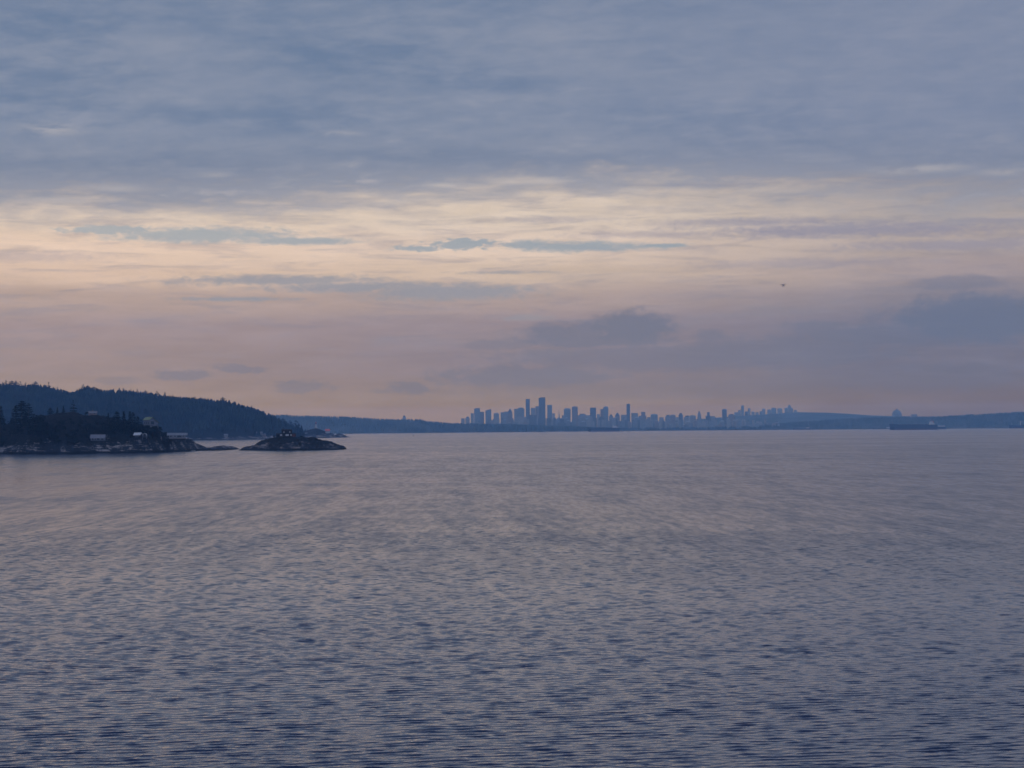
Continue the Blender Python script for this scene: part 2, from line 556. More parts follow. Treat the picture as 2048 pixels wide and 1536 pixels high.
class Land:
    """A rise of ground: ridge height along x, a cross-section from the shore back, and rocky noise."""
    def __init__(self, name, px, top, d_ref, yf, yb, m, tr=0.5, p=0.55, rock=1.0, nscale=0.05, seed=1, nx=300, ny=90, step=0.0, shore=6.0, pads=()):
        self.pads = [(X(a, b), b, Z(a, r_, b), w) for a, b, r_, w in pads]
        self.d = d_ref
        yr = np.interp(px, [p_ for p_, _ in yf], [v for _, v in yf]) + tr * yb      # distance of the ridge in each column
        xs = np.array([X(p_, y_) for p_, y_ in zip(px, yr)])
        zs = np.array([Z(p_, t_, y_) for p_, t_, y_ in zip(px, top, yr)])
        self.xs, self.zs = xs, zs
        fx = np.array([X(p_, v + tr * yb) for p_, v in yf]); fy = np.array([v for _, v in yf])
        self.front = lambda x: np.interp(x, fx, fy) + shore * 2.4 * fbm(np.asarray(x) / (shore * 3.0), 0.3, seed + 90, 5)
        self.dep, self.tr, self.p = yb, tr, p
        self.rock, self.ns, self.seed, self.step = rock, nscale, seed, step
        gx = np.linspace(xs.min(), xs.max(), nx)
        gt = np.linspace(-0.06, 1.06, ny)
        gt = np.sign(gt) * np.abs(gt) ** 1.25
        XX, TT = np.meshgrid(gx, gt)
        YY = self.front(XX) + TT * self.dep
        ZZ = self.h(XX, YY)
        v = np.stack([XX, YY, ZZ], -1).reshape(-1, 3)
        i = np.arange(nx * (ny - 1)).reshape(ny - 1, nx)[:, :-1].ravel()
        f = np.stack([i, i + 1, i + nx + 1, i + nx], 1)
        self.o = mesh_obj(name, v, f, m, smooth=False)
        self.o['kind'] = 'structure'

    def h(self, x, y):
        x, y = np.asarray(x, float), np.asarray(y, float)
        t = (y - self.front(x)) / self.dep
        r = np.interp(x, self.xs, self.zs)
        s1 = np.clip(t / self.tr, 0, 1)
        s2 = np.clip((1 - t) / (1 - self.tr), 0, 1)
        prof = np.where(t < self.tr, np.sin(s1 * math.pi / 2) ** self.p, np.sin(s2 * math.pi / 2) ** 0.7)
        n = fbm(x * self.ns, y * self.ns, self.seed, 6, 0.55)
        z = r * prof
        z = z + self.rock * n * (0.25 + 0.75 * np.clip(prof * 1.6, 0, 1)) * np.clip(s2 * 4, 0, 1) * np.clip(r / 3.0, 0.12, 1)
        if self.step:
            q = (z + 0.35 * x * 0.2) / self.step
            z = z + (np.floor(q) + np.clip((q - np.floor(q)) * 2.6, 0, 1) - q) * self.step * 0.7 * np.clip(prof * 3, 0, 1) * np.clip(r / 3.0 - 0.1, 0, 1)
        z = z - 0.35
        for cx, cy, cz, w in self.pads:                 # levelled ground under the houses, falling away towards the shore
            d_ = np.maximum(np.abs(x - cx) / w, np.where(y < cy, np.maximum(cy - y - 5, 0) * 0.05, (y - cy) / (w * 0.8)))
            k = np.clip((1.7 - d_) / 0.6, 0, 1)
            tgt = np.where(y < cy - 4, np.minimum(z, cz - 0.35 - (cy - 4 - y) * 0.25), cz - 0.1)
            z = z * (1 - k) + tgt * k
        return np.where((t < 0) | (t > 1), -1.6, z)


# rock with lichen, a dark tide band at its foot and moss on the flatter tops
def rock_mat(name, moss=0.5, tide=2.2, moss_z=6.0, light=(0.27, 0.24, 0.235), dark=(0.018, 0.020, 0.026), sc=0.35):
    m = mat(name, (0.2, 0.2, 0.2), 0.9)
    p, n = world_pos(m)
    x, y, z = sep(p)
    nx, ny, nz = sep(n)
    t = m.node_tree
    strata = noise(t, vec(t, (x + z * 1.5) * 0.10 * sc / 0.35, y * 0.10 * sc / 0.35, z * 0.85 * sc / 0.35), 1.0, 6, 0.62, 0.5)
    spots = noise(t, p, sc * 1.6, 6, 0.65, 0.3)
    slab = noise(t, p, sc * 0.16, 3, 0.5, 0.3)
    c = mixc(dark, light, (strata * 0.62 + spots * 0.35 + (slab - 0.5) * 0.55).step(0.47, 0.62))
    mn = noise(t, p, sc * 0.35, 5, 0.6, 0.2)
    mask = (mn + (z - moss_z) * 0.03 + (nz - 0.6) * 0.35).step(0.62 - moss * 0.3, 0.80 - moss * 0.3)
    c = mixc(c, mixc((0.004, 0.006, 0.007), (0.016, 0.014, 0.014), spots.step(0.38, 0.66)), mask)
    wob = z + (spots - 0.5) * 1.6
    c = mixc((0.012, 0.013, 0.015), c, wob.step(tide * 0.55, tide * 1.25))
    link(m, c, 'Base Color')
    return m


M_rock = rock_mat('shore_rock', 0.62, 2.0, 9.0)
M_rock_islet = rock_mat('islet_rock', 0.45, 1.7, 5.0, light=(0.20, 0.17, 0.165), dark=(0.018, 0.019, 0.024))
M_rock_far = rock_mat('point_rock', 0.35, 1.8, 8.0, light=(0.34, 0.30, 0.29), sc=0.2)
M_hill = rock_mat('hill_ground', 0.55, 2.0, 6.0, light=(0.42, 0.37, 0.36), dark=(0.12, 0.11, 0.11), sc=0.12)


def ground_mat(name, a, b, s):
    m = mat(name, a, 0.95)
    p, n = world_pos(m)
    link(m, mixc(a, b, noise(m.node_tree, p, s, 5, 0.6).step(0.35, 0.65)), 'Base Color')
    return m


M_land = ground_mat('far_ground', (0.04, 0.05, 0.035), (0.09, 0.085, 0.075), 0.006)

headland = Land('headland', [-170, -60, 0, 45, 75, 95, 115, 150, 175, 205, 240, 270, 300, 325, 345, 372, 388, 398, 408, 420, 432, 443, 455, 463, 467, 474],
                [846, 850, 852, 848, 840, 831, 826.5, 825.5, 829, 832, 842, 848, 856, 868, 877, 879, 888, 894, 897.5, 896, 892.5, 891.2, 893.5, 897.5, 904, 912],
                2300, [(-170, 2195), (0, 2205), (180, 2199), (330, 2245), (390, 2345), (410, 2400), (472, 2425)], 170, M_rock, 0.5, 0.62, 5.0, 0.06, 3, 420, 150, 1.3,
                pads=[(196, 2232, 881, 8.5), (279, 2245, 875, 7), (298.5, 2292, 852, 7), (354.5, 2300, 879.5, 10), (185.5, 2312, 830, 5)])
islet = Land('islet', [474, 480, 486, 500, 510, 520, 532, 545, 560, 575, 592, 610, 622, 634, 650, 665, 678, 686, 688.5, 695, 701, 708],
             [914, 904, 897, 892.5, 890.5, 884, 880, 876.5, 874.2, 873.2, 873, 874, 874.8, 876.5, 882, 884.5, 889, 892, 897, 898.4, 899.2, 906],
             2440, [(474, 2412), (580, 2380), (708, 2425)], 75, M_rock_islet, 0.5, 0.6, 6.5, 0.13, 11, 320, 90, 0.9, 4.0, pads=[(572, 2433, 874, 11)])
hill = Land('hill', [-260, -120, 0, 40, 75, 100, 150, 175, 200, 250, 300, 340, 400, 440, 480, 505, 530, 555, 575, 592, 602, 608],
            [758, 768, 776, 780, 779, 787, 798, 785, 792, 793, 798, 802, 807, 810, 818, 826, 836, 849, 860, 867, 871, 874],
            6000, [(-260, 5450), (370, 5500), (560, 5600), (608, 5900)], 1300, M_hill, 0.42, 0.8, 14.0, 0.006, 21, 260, 90, 0.0, 30.0)
point = Land('lighthouse_point', [596, 606, 614, 622, 632, 640, 650, 662, 668, 672, 676, 681, 686, 690, 697],
             [871.5, 866, 861.5, 859, 857.2, 859, 862.5, 866.5, 869, 870.5, 868, 867, 869.8, 872.6, 873.8],
             6350, [(596, 6280), (640, 6250), (697, 6330)], 260, M_rock_far, 0.5, 0.62, 5.0, 0.03, 31, 160, 60, 1.6, 14.0)
peninsula = Land('peninsula', [500, 565, 620, 700, 740, 800, 840, 860, 900, 925, 1000, 1100, 1160, 1250, 1300],
                 [837, 837, 839, 841, 844, 846, 846, 850, 853, 853.5, 855, 857.5, 860, 862, 863],
                 14400, [(500, 13400), (900, 13700), (1040, 14300), (1130, 15000), (1300, 15300)], 1600, M_land, 0.45, 0.7, 5.0, 0.003, 41, 160, 40, 0.0, 60.0)
shore = Land('city_shore', [880, 1000, 1160, 1300, 1440, 1500, 1560, 1620, 1680, 1740, 1800, 1860, 1900, 1960, 2000, 2048, 2200],
             [861, 859, 859, 859, 857, 854.5, 850, 845.5, 841.5, 839, 837, 837, 836, 834, 831.5, 829, 826],
             16600, [(880, 15500), (1500, 15550), (2200, 15300)], 2600, M_land, 0.42, 0.8, 6.0, 0.002, 51, 200, 40, 0.0, 80.0)
far_hills = Land('far_hills', [1250, 1400, 1480, 1540, 1575, 1600, 1650, 1700, 1740, 1780, 1850, 1950, 2100, 2250],
                 [846, 838, 832, 828, 825.5, 824.5, 825.3, 828, 831, 832, 833, 836, 838, 838],
                 22000, [(1250, 20500), (2250, 20500)], 3400, M_land, 0.45, 0.9, 6.0, 0.002, 61, 160, 30, 0.0, 80.0)


# ------------------------------------------------------------------ foliage
def leaf_mat(name, a, b, s):
    m = mat(name, a, 0.85)
    p, n = world_pos(m)
    k = noise(m.node_tree, p, s, 3, 0.6).step(0.35, 0.68)
    link(m, mixc(a, b, k), 'Base Color')
    return m


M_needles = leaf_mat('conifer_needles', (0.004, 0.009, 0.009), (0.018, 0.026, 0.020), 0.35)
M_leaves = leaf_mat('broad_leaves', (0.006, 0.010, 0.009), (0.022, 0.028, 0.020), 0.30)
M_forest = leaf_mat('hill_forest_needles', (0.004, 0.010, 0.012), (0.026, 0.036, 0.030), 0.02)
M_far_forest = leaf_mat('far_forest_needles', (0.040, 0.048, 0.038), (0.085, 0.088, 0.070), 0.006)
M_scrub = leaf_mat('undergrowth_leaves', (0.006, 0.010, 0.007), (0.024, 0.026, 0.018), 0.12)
M_bark = mat('bark', (0.06, 0.045, 0.035), 0.9)


def spray(rng, c, d, size, V, Fc):
    """one leaf spray: a ragged pair of triangles round point c, lying along direction d"""
    d = d / (np.linalg.norm(d) + 1e-9)
    u = np.cross(d, rng.normal(size=3)); u /= np.linalg.norm(u) + 1e-9
    a = len(V)
    V += [c - d * size * 0.5, c + u * size * rng.uniform(.3, .55), c + d * size * rng.uniform(.6, 1.0), c - u * size * rng.uniform(.3, .55)]
    Fc += [(a, a + 1, a + 2), (a, a + 2, a + 3)]


def conifer_crown(seed, kind):
    """crown of a conifer of height 1 standing at the origin"""
    rng = np.random.default_rng(seed)
    V, Fc = [], []
    pr = dict(full=(16, 8, 0.23, 0.10, 0.35, 1.0), tiered=(8, 7, 0.27, 0.12, 0.05, 0.75), slim=(18, 6, 0.14, 0.08, 0.5, 1.0),
              ragged=(11, 6, 0.26, 0.22, 0.10, 0.6), broad=(12, 9, 0.36, 0.10, 0.0, 0.45))[kind]
    nw, nb, rad, z0, droop, p = pr
    for k in range(nw):
        t = (k + rng.uniform(-.2, .2)) / (nw - 1)
        t = min(max(t, 0), 1)
        z = z0 + (0.97 - z0) * t
        ln = rad * ((1 - t) ** p) * rng.uniform(.75, 1.15) + 0.015
        for b in range(nb):
            if rng.random() < (0.22 if kind in ('tiered', 'ragged') else 0.08):
                continue
            a = 2 * math.pi * (b + rng.uniform(-.4, .4)) / nb + k
            l = ln * rng.uniform(.55, 1.2)
            m = max(2, int(l / 0.035))
            for j in range(m):
                s = (j + 0.6) / m
                r = l * s
                c = np.array([math.cos(a) * r, math.sin(a) * r, z - droop * r * s + 0.05 * (1 - s) * l + rng.normal() * .006])
                d = np.array([math.cos(a), math.sin(a), -droop * 0.6]) + rng.normal(size=3) * .45
                spray(rng, c, d, rng.uniform(.045, .085) * (1.15 if kind in ('broad', 'tiered') else 1), V, Fc)
    spray(rng, np.array([0, 0, 0.975]), np.array([0, 0, 1.0]), 0.06, V, Fc)
    return np.array(V), Fc


def round_crown(seed, lobes=9):
    rng = np.random.default_rng(seed)
    V, Fc = [], []
    for k in range(lobes):
        a = rng.uniform(0, 2 * math.pi)
        r = rng.uniform(.05, .34)
        c = np.array([math.cos(a) * r, math.sin(a) * r, rng.uniform(.32, .80)])
        R_ = rng.uniform(.13, .24)
        for j in range(75):
            n = rng.normal(size=3); n /= np.linalg.norm(n)
            q = c + n * R_ * rng.uniform(.6, 1.05) * np.array([1.15, 1.15, .8])
            if q[2] < .1: continue
            spray(rng, q, rng.normal(size=3), rng.uniform(.05, .09), V, Fc)
    return np.array(V), Fc


def trunk_geo(seed, top=0.9, r0=0.022, limbs=5):
    rng = np.random.default_rng(seed)
    V, Fc = [], []

    def tube(p, q, ra, rb, n=6):
        p, q = np.array(p, float), np.array(q, float)
        d = (q - p) / np.linalg.norm(q - p)
        u = np.cross(d, [0.31, 0.77, 0.2]); u /= np.linalg.norm(u)
        w = np.cross(d, u)
        a = len(V)
        for c, r in ((p, ra), (q, rb)):
            for i in range(n):
                th = 2 * math.pi * i / n
                V.append(c + (u * math.cos(th) + w * math.sin(th)) * r)
        for i in range(n):
            Fc.append((a + i, a + (i + 1) % n, a + n + (i + 1) % n, a + n + i))
    b = [(0, 0, -0.05), (rng.normal() * .006, rng.normal() * .006, top * .5), (0, 0, top)]
    tube(b[0], b[1], r0, r0 * .62); tube(b[1], b[2], r0 * .62, r0 * .12)
    for k in range(limbs):
        z = rng.uniform(.2, .75) * top
        a = rng.uniform(0, 2 * math.pi)
        l = .16 * (1 - z * .7)
        tube((0, 0, z), (math.cos(a) * l, math.sin(a) * l, z + .04), r0 * .3, r0 * .08, 4)
    return np.array(V), Fc


PROTO = {}


def tree_proto(kind, seed):
    k = (kind, seed)
    if k not in PROTO:
        if kind == 'round':
            c = round_crown(seed); t = trunk_geo(seed, .55, .03, 7); cm = M_leaves
        else:
            c = conifer_crown(seed, kind); t = trunk_geo(seed, .93, .02, 4); cm = M_needles
        ms = []
        for nm, (v, f), m in (('crown', c, cm), ('trunk', t, M_bark)):
            me = bpy.data.meshes.new(nm)
            me.from_pydata([tuple(map(float, q)) for q in v], [], f)
            me.materials.append(m)
            ms.append(me)
        PROTO[k] = ms
    return PROTO[k]


def tree(kind, seed, loc, h, label, group=None, wide=1.0):
    name = {'round': 'broadleaf_tree'}.get(kind, 'conifer_tree')
    o = empty(name, loc, random.uniform(0, 6.28), h)
    o.scale = (h * wide, h * wide, h)
    for me, nm in zip(tree_proto(kind, seed), ('crown', 'trunk')):
        c = bpy.data.objects.new(nm, me)
        c.parent = o
        COL.objects.link(c)
    return tag(o, label, 'tree', group)


def forest_template(seed, tiers, n):
    rng = np.random.default_rng(seed)
    V, Fc = [], []
    for k in range(tiers):
        t = k / tiers
        z1 = 0.12 + 0.88 * (t + 1.55 / tiers); z1 = min(z1, 1.0 if k == tiers - 1 else z1)
        zb = 0.10 + 0.86 * t
        r = 0.20 * (1 - t) ** 0.8 + 0.02
        a = len(V)
        V.append((rng.normal() * .01, rng.normal() * .01, min(z1, 1.0)))
        for i in range(n):
            th = 2 * math.pi * (i + rng.uniform(-.3, .3)) / n
            rr = r * (rng.uniform(.8, 1.25) if i % 2 else rng.uniform(.35, .7))
            V.append((math.cos(th) * rr, math.sin(th) * rr, zb - (0.05 if i % 2 else -0.02) * rng.uniform(.3, 1.2)))
        for i in range(n):
            Fc.append((a, a + 1 + i, a + 1 + (i + 1) % n))
    return np.array(V), np.array(Fc)


def forest(name, land, pts, hs, seed, m, tiers=6, n=8, wide=(0.75, 1.25)):
    """a whole wood read as one mass"""
    rng = np.random.default_rng(seed)
    tm = [forest_template(seed + k, tiers, n) for k in range(6)]
    VV, FF, base = [], [], 0
    zz = land.h(pts[:, 0], pts[:, 1])
    for (x, y), z, h in zip(pts, zz, hs):
        v, f = tm[rng.integers(6)]
        a = rng.uniform(0, 6.28)
        w = h * rng.uniform(*wide)
        c, s = math.cos(a), math.sin(a)
        q = np.stack([(v[:, 0] * c - v[:, 1] * s) * w + x, (v[:, 0] * s + v[:, 1] * c) * w + y, v[:, 2] * h + z - 0.4], 1)
        VV.append(q); FF.append(f + base); base += len(v)
    o = mesh_obj(name, np.concatenate(VV), np.concatenate(FF), m)
    o['kind'] = 'stuff'
    return o


def scatter(land, n, seed, x0, x1, t0, t1, zmin):
    rng = np.random.default_rng(seed)
    x = rng.uniform(X(x0, land.d), X(x1, land.d), n)
    y = land.front(x) + rng.uniform(t0, t1, n) * land.dep
    z = land.h(x, y)
    k = z > zmin
    return np.stack([x[k], y[k]], 1)


rg = np.random.default_rng(5)
pts = scatter(hill, 7600, 6, -250, 606, 0.02, 0.62, 4.0)
keep = fbm(pts[:, 0] * .02, pts[:, 1] * .02, 8, 3) > -0.20
low_open = (pts[:, 1] - hill.front(pts[:, 0])) / hill.dep < 0.035 + 0.05 * np.clip((pts[:, 0] - X(430, 6000)) / 120, 0, 1)
pts = pts[keep & ~(low_open & (rg.random(len(pts)) < .75))]
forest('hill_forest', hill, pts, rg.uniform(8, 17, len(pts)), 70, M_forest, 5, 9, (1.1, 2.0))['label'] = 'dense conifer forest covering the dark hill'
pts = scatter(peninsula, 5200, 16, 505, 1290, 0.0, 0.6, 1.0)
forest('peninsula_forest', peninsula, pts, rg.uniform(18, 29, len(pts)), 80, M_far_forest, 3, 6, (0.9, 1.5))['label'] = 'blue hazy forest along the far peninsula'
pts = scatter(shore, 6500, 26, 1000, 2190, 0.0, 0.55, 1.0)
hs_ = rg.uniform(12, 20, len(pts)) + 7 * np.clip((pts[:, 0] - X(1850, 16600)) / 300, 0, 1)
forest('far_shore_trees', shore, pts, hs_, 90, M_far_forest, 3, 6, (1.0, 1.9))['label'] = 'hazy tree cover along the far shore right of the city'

# ------------------------------------------------------------------ small mesh builder
class MB:
    def __init__(self):
        self.v, self.f = [], []

    def box(self, x0, x1, y0, y1, z0, z1, top=None):
        """axis box; top = (x0, x1, y0, y1) of the upper face when it tapers"""
        t = top or (x0, x1, y0, y1)
        a = len(self.v)
        self.v += [(x0, y0, z0), (x1, y0, z0), (x1, y1, z0), (x0, y1, z0), (t[0], t[2], z1), (t[1], t[2], z1), (t[1], t[3], z1), (t[0], t[3], z1)]
        self.f += [(a, a + 3, a + 2, a + 1), (a + 4, a + 5, a + 6, a + 7), (a, a + 1, a + 5, a + 4), (a + 1, a + 2, a + 6, a + 5), (a + 2, a + 3, a + 7, a + 6), (a + 3, a, a + 4, a + 7)]
        return self

    def tube(self, p, q, ra, rb=None, n=8, cap=True):
        rb = ra if rb is None else rb
        p, q = Vector(p), Vector(q)
        d = (q - p).normalized()
        u = d.cross(Vector((0.31, 0.77, 0.21))).normalized()
        w = d.cross(u)
        a = len(self.v)
        for c, r in ((p, ra), (q, rb)):
            for i in range(n):
                th = 2 * math.pi * i / n
                self.v.append(tuple(c + (u * math.cos(th) + w * math.sin(th)) * r))
        for i in range(n):
            self.f.append((a + i, a + (i + 1) % n, a + n + (i + 1) % n, a + n + i))
        if cap:
            self.f += [tuple(range(a + n - 1, a - 1, -1)), tuple(range(a + n, a + 2 * n))]
        return self

    def lathe(self, prof, n=12, c=(0, 0, 0), rot=0.0):
        a = len(self.v)
        for r, z in prof:
            for i in range(n):
                th = 2 * math.pi * i / n + rot
                self.v.append((c[0] + r * math.cos(th), c[1] + r * math.sin(th), c[2] + z))
        for k in range(len(prof) - 1):
            for i in range(n):
                b = a + k * n
                self.f.append((b + i, b + (i + 1) % n, b + n + (i + 1) % n, b + n + i))
        self.f += [tuple(range(a + n - 1, a - 1, -1)), tuple(range(a + (len(prof) - 1) * n, a + len(prof) * n))]
        return self

    def prism(self, poly, y0, y1):
        """outline in x,z pushed along y"""
        a, n = len(self.v), len(poly)
        self.v += [(x, y0, z) for x, z in poly] + [(x, y1, z) for x, z in poly]
        self.f += [tuple(range(a, a + n)), tuple(range(a + 2 * n - 1, a + n - 1, -1))]
        for i in range(n):
            j = (i + 1) % n
            self.f.append((a + i, a + n + i, a + n + j, a + j))
        return self

    def loft(self, secs):
        """closed sections (same count of points) joined in order, ends capped"""
        a, n = len(self.v), len(secs[0])
        for s in secs:
            self.v += [tuple(p) for p in s]
        for k in range(len(secs) - 1):
            for i in range(n):
                b = a + k * n
                self.f.append((b + i, b + (i + 1) % n, b + n + (i + 1) % n, b + n + i))
        self.f += [tuple(range(a + n - 1, a - 1, -1)), tuple(range(a + (len(secs) - 1) * n, a + len(secs) * n))]
        return self

    def build(self, name, m, parent=None):
        o = mesh_obj(name, self.v, self.f, m, parent)
        bm = bmesh.new()
        bm.from_mesh(o.data)
        bmesh.ops.recalc_face_normals(bm, faces=bm.faces)
        bm.to_mesh(o.data)
        bm.free()
        return o


# ------------------------------------------------------------------ paints
def worn(name, col, s=0.6, amt=0.35, rough=0.8):
    m = mat(name, col, rough)
    p = obj_coord(m)
    k = noise(m.node_tree, p, s, 5, 0.6).step(0.3, 0.7)
    link(m, mixc(tuple(c * (1 - amt) for c in col), col, k), 'Base Color')
    return m


M_white = worn('white_paint', (0.48, 0.48, 0.50))
M_pale_roof = worn('pale_roof', (0.18, 0.18, 0.21), 1.2, 0.2)
M_green_roof = worn('mossy_green_roof', (0.18, 0.21, 0.13), 1.0, 0.35)
M_grey_roof = worn('grey_shingles', (0.20, 0.21, 0.24), 1.0, 0.3)
M_grey_wall = worn('grey_boards', (0.16, 0.17, 0.20), 0.8, 0.3)
M_dark_wood = worn('dark_timber', (0.045, 0.038, 0.034), 0.8, 0.4)
M_red_wood = worn('red_timber', (0.13, 0.06, 0.05), 0.8, 0.3)
M_pale_wall = worn('pale_boards', (0.22, 0.22, 0.24), 0.8, 0.25)
M_pink_wall = worn('pinkish_stucco', (0.24, 0.19, 0.19), 0.8, 0.3)
M_glass = mat('window_glass', (0.02, 0.025, 0.03), 0.08, IOR=1.5)
M_sky_pane = mat('sky_bright_pane', (0.55, 0.55, 0.56), 0.4)  # pale base colour stands in for sky showing bright in the panes
M_red = worn('red_paint', (0.50, 0.10, 0.08), 0.8, 0.2, 0.5)
M_black = worn('dark_metal', (0.03, 0.03, 0.035), 0.8, 0.3, 0.5)


# ------------------------------------------------------------------ trees on the near headland
def on(land, px, y):
    x = X(px, y)
    return float(land.h(x, y))


def hl_tree(px, top, base, kind, seed, label, group=None, wide=1.0, dy=None):
    """tree whose foot stands on the headland where the ground shows at photo row `base`"""
    best = None
    for k in range(60):
        y = 2205 + k * 2.2
        z = on(headland, px, y)
        e = abs(Z(px, base, y) - z)
        if z > 0.8 and (best is None or e < best[0] - 0.05):
            best = (e, y, z)
    e, y, z = best
    h = Z(px, top, y) - z + 0.3
    return tree(kind, seed, (X(px, y), y, z - 0.3), max(h, 2.0), label, group, wide)


random.seed(4)
G_T = 'trees on the near headland'
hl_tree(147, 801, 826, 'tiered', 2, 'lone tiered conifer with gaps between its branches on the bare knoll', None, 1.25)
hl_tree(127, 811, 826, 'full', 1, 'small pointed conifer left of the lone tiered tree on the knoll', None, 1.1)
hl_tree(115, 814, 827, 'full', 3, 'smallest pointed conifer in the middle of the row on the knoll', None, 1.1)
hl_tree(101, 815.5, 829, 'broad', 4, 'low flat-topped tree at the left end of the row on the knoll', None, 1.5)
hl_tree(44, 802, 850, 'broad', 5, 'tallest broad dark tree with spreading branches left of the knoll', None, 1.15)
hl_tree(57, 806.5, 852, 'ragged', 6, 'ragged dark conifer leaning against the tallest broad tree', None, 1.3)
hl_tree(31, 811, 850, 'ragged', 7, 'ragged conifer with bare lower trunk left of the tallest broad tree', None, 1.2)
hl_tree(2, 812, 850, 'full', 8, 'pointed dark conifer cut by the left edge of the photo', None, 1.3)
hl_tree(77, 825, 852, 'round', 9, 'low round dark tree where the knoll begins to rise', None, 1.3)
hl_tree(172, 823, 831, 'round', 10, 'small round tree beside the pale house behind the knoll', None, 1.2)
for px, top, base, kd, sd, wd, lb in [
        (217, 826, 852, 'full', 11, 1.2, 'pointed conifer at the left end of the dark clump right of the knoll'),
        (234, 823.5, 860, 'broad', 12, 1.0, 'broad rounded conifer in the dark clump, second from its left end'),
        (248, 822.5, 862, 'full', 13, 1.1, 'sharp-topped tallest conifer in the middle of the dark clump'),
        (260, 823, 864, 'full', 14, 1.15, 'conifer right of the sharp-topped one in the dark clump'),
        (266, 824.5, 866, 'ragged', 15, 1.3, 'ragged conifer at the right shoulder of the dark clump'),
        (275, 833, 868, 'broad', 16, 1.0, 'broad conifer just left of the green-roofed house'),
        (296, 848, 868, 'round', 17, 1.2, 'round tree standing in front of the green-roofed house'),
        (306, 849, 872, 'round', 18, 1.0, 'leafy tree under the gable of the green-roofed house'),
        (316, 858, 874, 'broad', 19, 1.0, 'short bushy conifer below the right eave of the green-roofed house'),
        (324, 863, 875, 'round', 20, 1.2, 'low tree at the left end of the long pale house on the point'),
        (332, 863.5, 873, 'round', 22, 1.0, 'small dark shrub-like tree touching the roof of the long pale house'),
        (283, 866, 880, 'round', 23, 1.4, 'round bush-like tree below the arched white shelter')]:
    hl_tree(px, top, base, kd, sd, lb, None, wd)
rt = random.Random(8)
L_DARK = 'dark tree in the unbroken wooded slope of the near headland'
for k in range(104):                                       # the rest of the wooded slope: trees nothing tells apart
    px = rt.choice([rt.uniform(-70, 85), rt.uniform(-60, 90), rt.uniform(200, 292), rt.uniform(205, 325)])
    if px < 90:
        base = rt.uniform(852, 892 if px < 30 else 872)
    else:
        base = rt.uniform(852, 868) + (px - 200) * 0.045
    if abs(px - 196) < 22 and base > 860: continue
    hh = rt.uniform(11, 24)
    if 258 < px < 320 and base - hh < 850: hh = max(6, base - 852)
    hl_tree(px, base - hh, base, rt.choice(['full', 'broad', 'round', 'ragged', 'full']), rt.choice([1, 5, 6, 8, 11, 14, 16, 17]) , L_DARK, G_T, rt.uniform(.95, 1.4))

L_KN = 'bushy dark tree scattered over the lower slope of the knoll'
for k in range(70):
    px = rt.uniform(70, 212)
    lo_ = 842 + 8 * abs(px - 140) / 70
    base = rt.uniform(lo_, 890)
    if abs(px - 196) < 20 and base > 862: continue
    hl_tree(px, base - rt.uniform(6, 13), base, rt.choice(['round', 'round', 'broad', 'full']), rt.choice([9, 10, 17, 20]), L_KN, 'bushy trees on the lower knoll', rt.uniform(1.0, 1.6))


def undergrowth():
    rng = np.random.default_rng(12)
    V, Fc = [], []
    p = scatter(headland, 5200, 33, -165, 400, 0.02, 0.62, 3.0)
    zz = headland.h(p[:, 0], p[:, 1])
    n = fbm(p[:, 0] * .05, p[:, 1] * .05, 44, 4)
    for (x, y), z, q in zip(p, zz, n):
        knoll = X(78, 2300) < x < X(205, 2300) and z > 13.0
        if z < 6.0 + 9 * (q + .1) or q < (-0.02 if knoll else -0.22) or (knoll and rng.random() < .55): continue
        if X(176, 2250) < x < X(218, 2250) and z < 12 and y < 2232: continue
        s = rng.uniform(.5, 1.7) * (0.55 if knoll else 1)
        for j in range(9):
            d = rng.normal(size=3); d /= np.linalg.norm(d)
            c = np.array([x, y, z]) + d * s * np.array([.9, .9, .6]) + np.array([0, 0, s * .3])
            spray(rng, c, rng.normal(size=3), rng.uniform(.35, .75) * (.5 + s * .4), V, Fc)
    o = mesh_obj('undergrowth', np.array(V), Fc, M_scrub)
    o['kind'] = 'stuff'
    o['label'] = 'scrub and salal covering the slope of the near headland'
    V, Fc = [], []
    p = scatter(islet, 700, 34, 505, 650, 0.15, 0.7, 3.0)
    zz = islet.h(p[:, 0], p[:, 1])
    n = fbm(p[:, 0] * .08, p[:, 1] * .08, 45, 4)
    for (x, y), z, q in zip(p, zz, n):
        if q < 0.02: continue
        for j in range(5):
            c = np.array([x, y, z + .15]) + rng.normal(size=3) * .35
            spray(rng, c, rng.normal(size=3), rng.uniform(.2, .45), V, Fc)
    o = mesh_obj('islet_grass', np.array(V), Fc, M_scrub)
    o['kind'] = 'stuff'
    o['label'] = 'tufts of grass and low scrub on the rocky islet'


undergrowth()

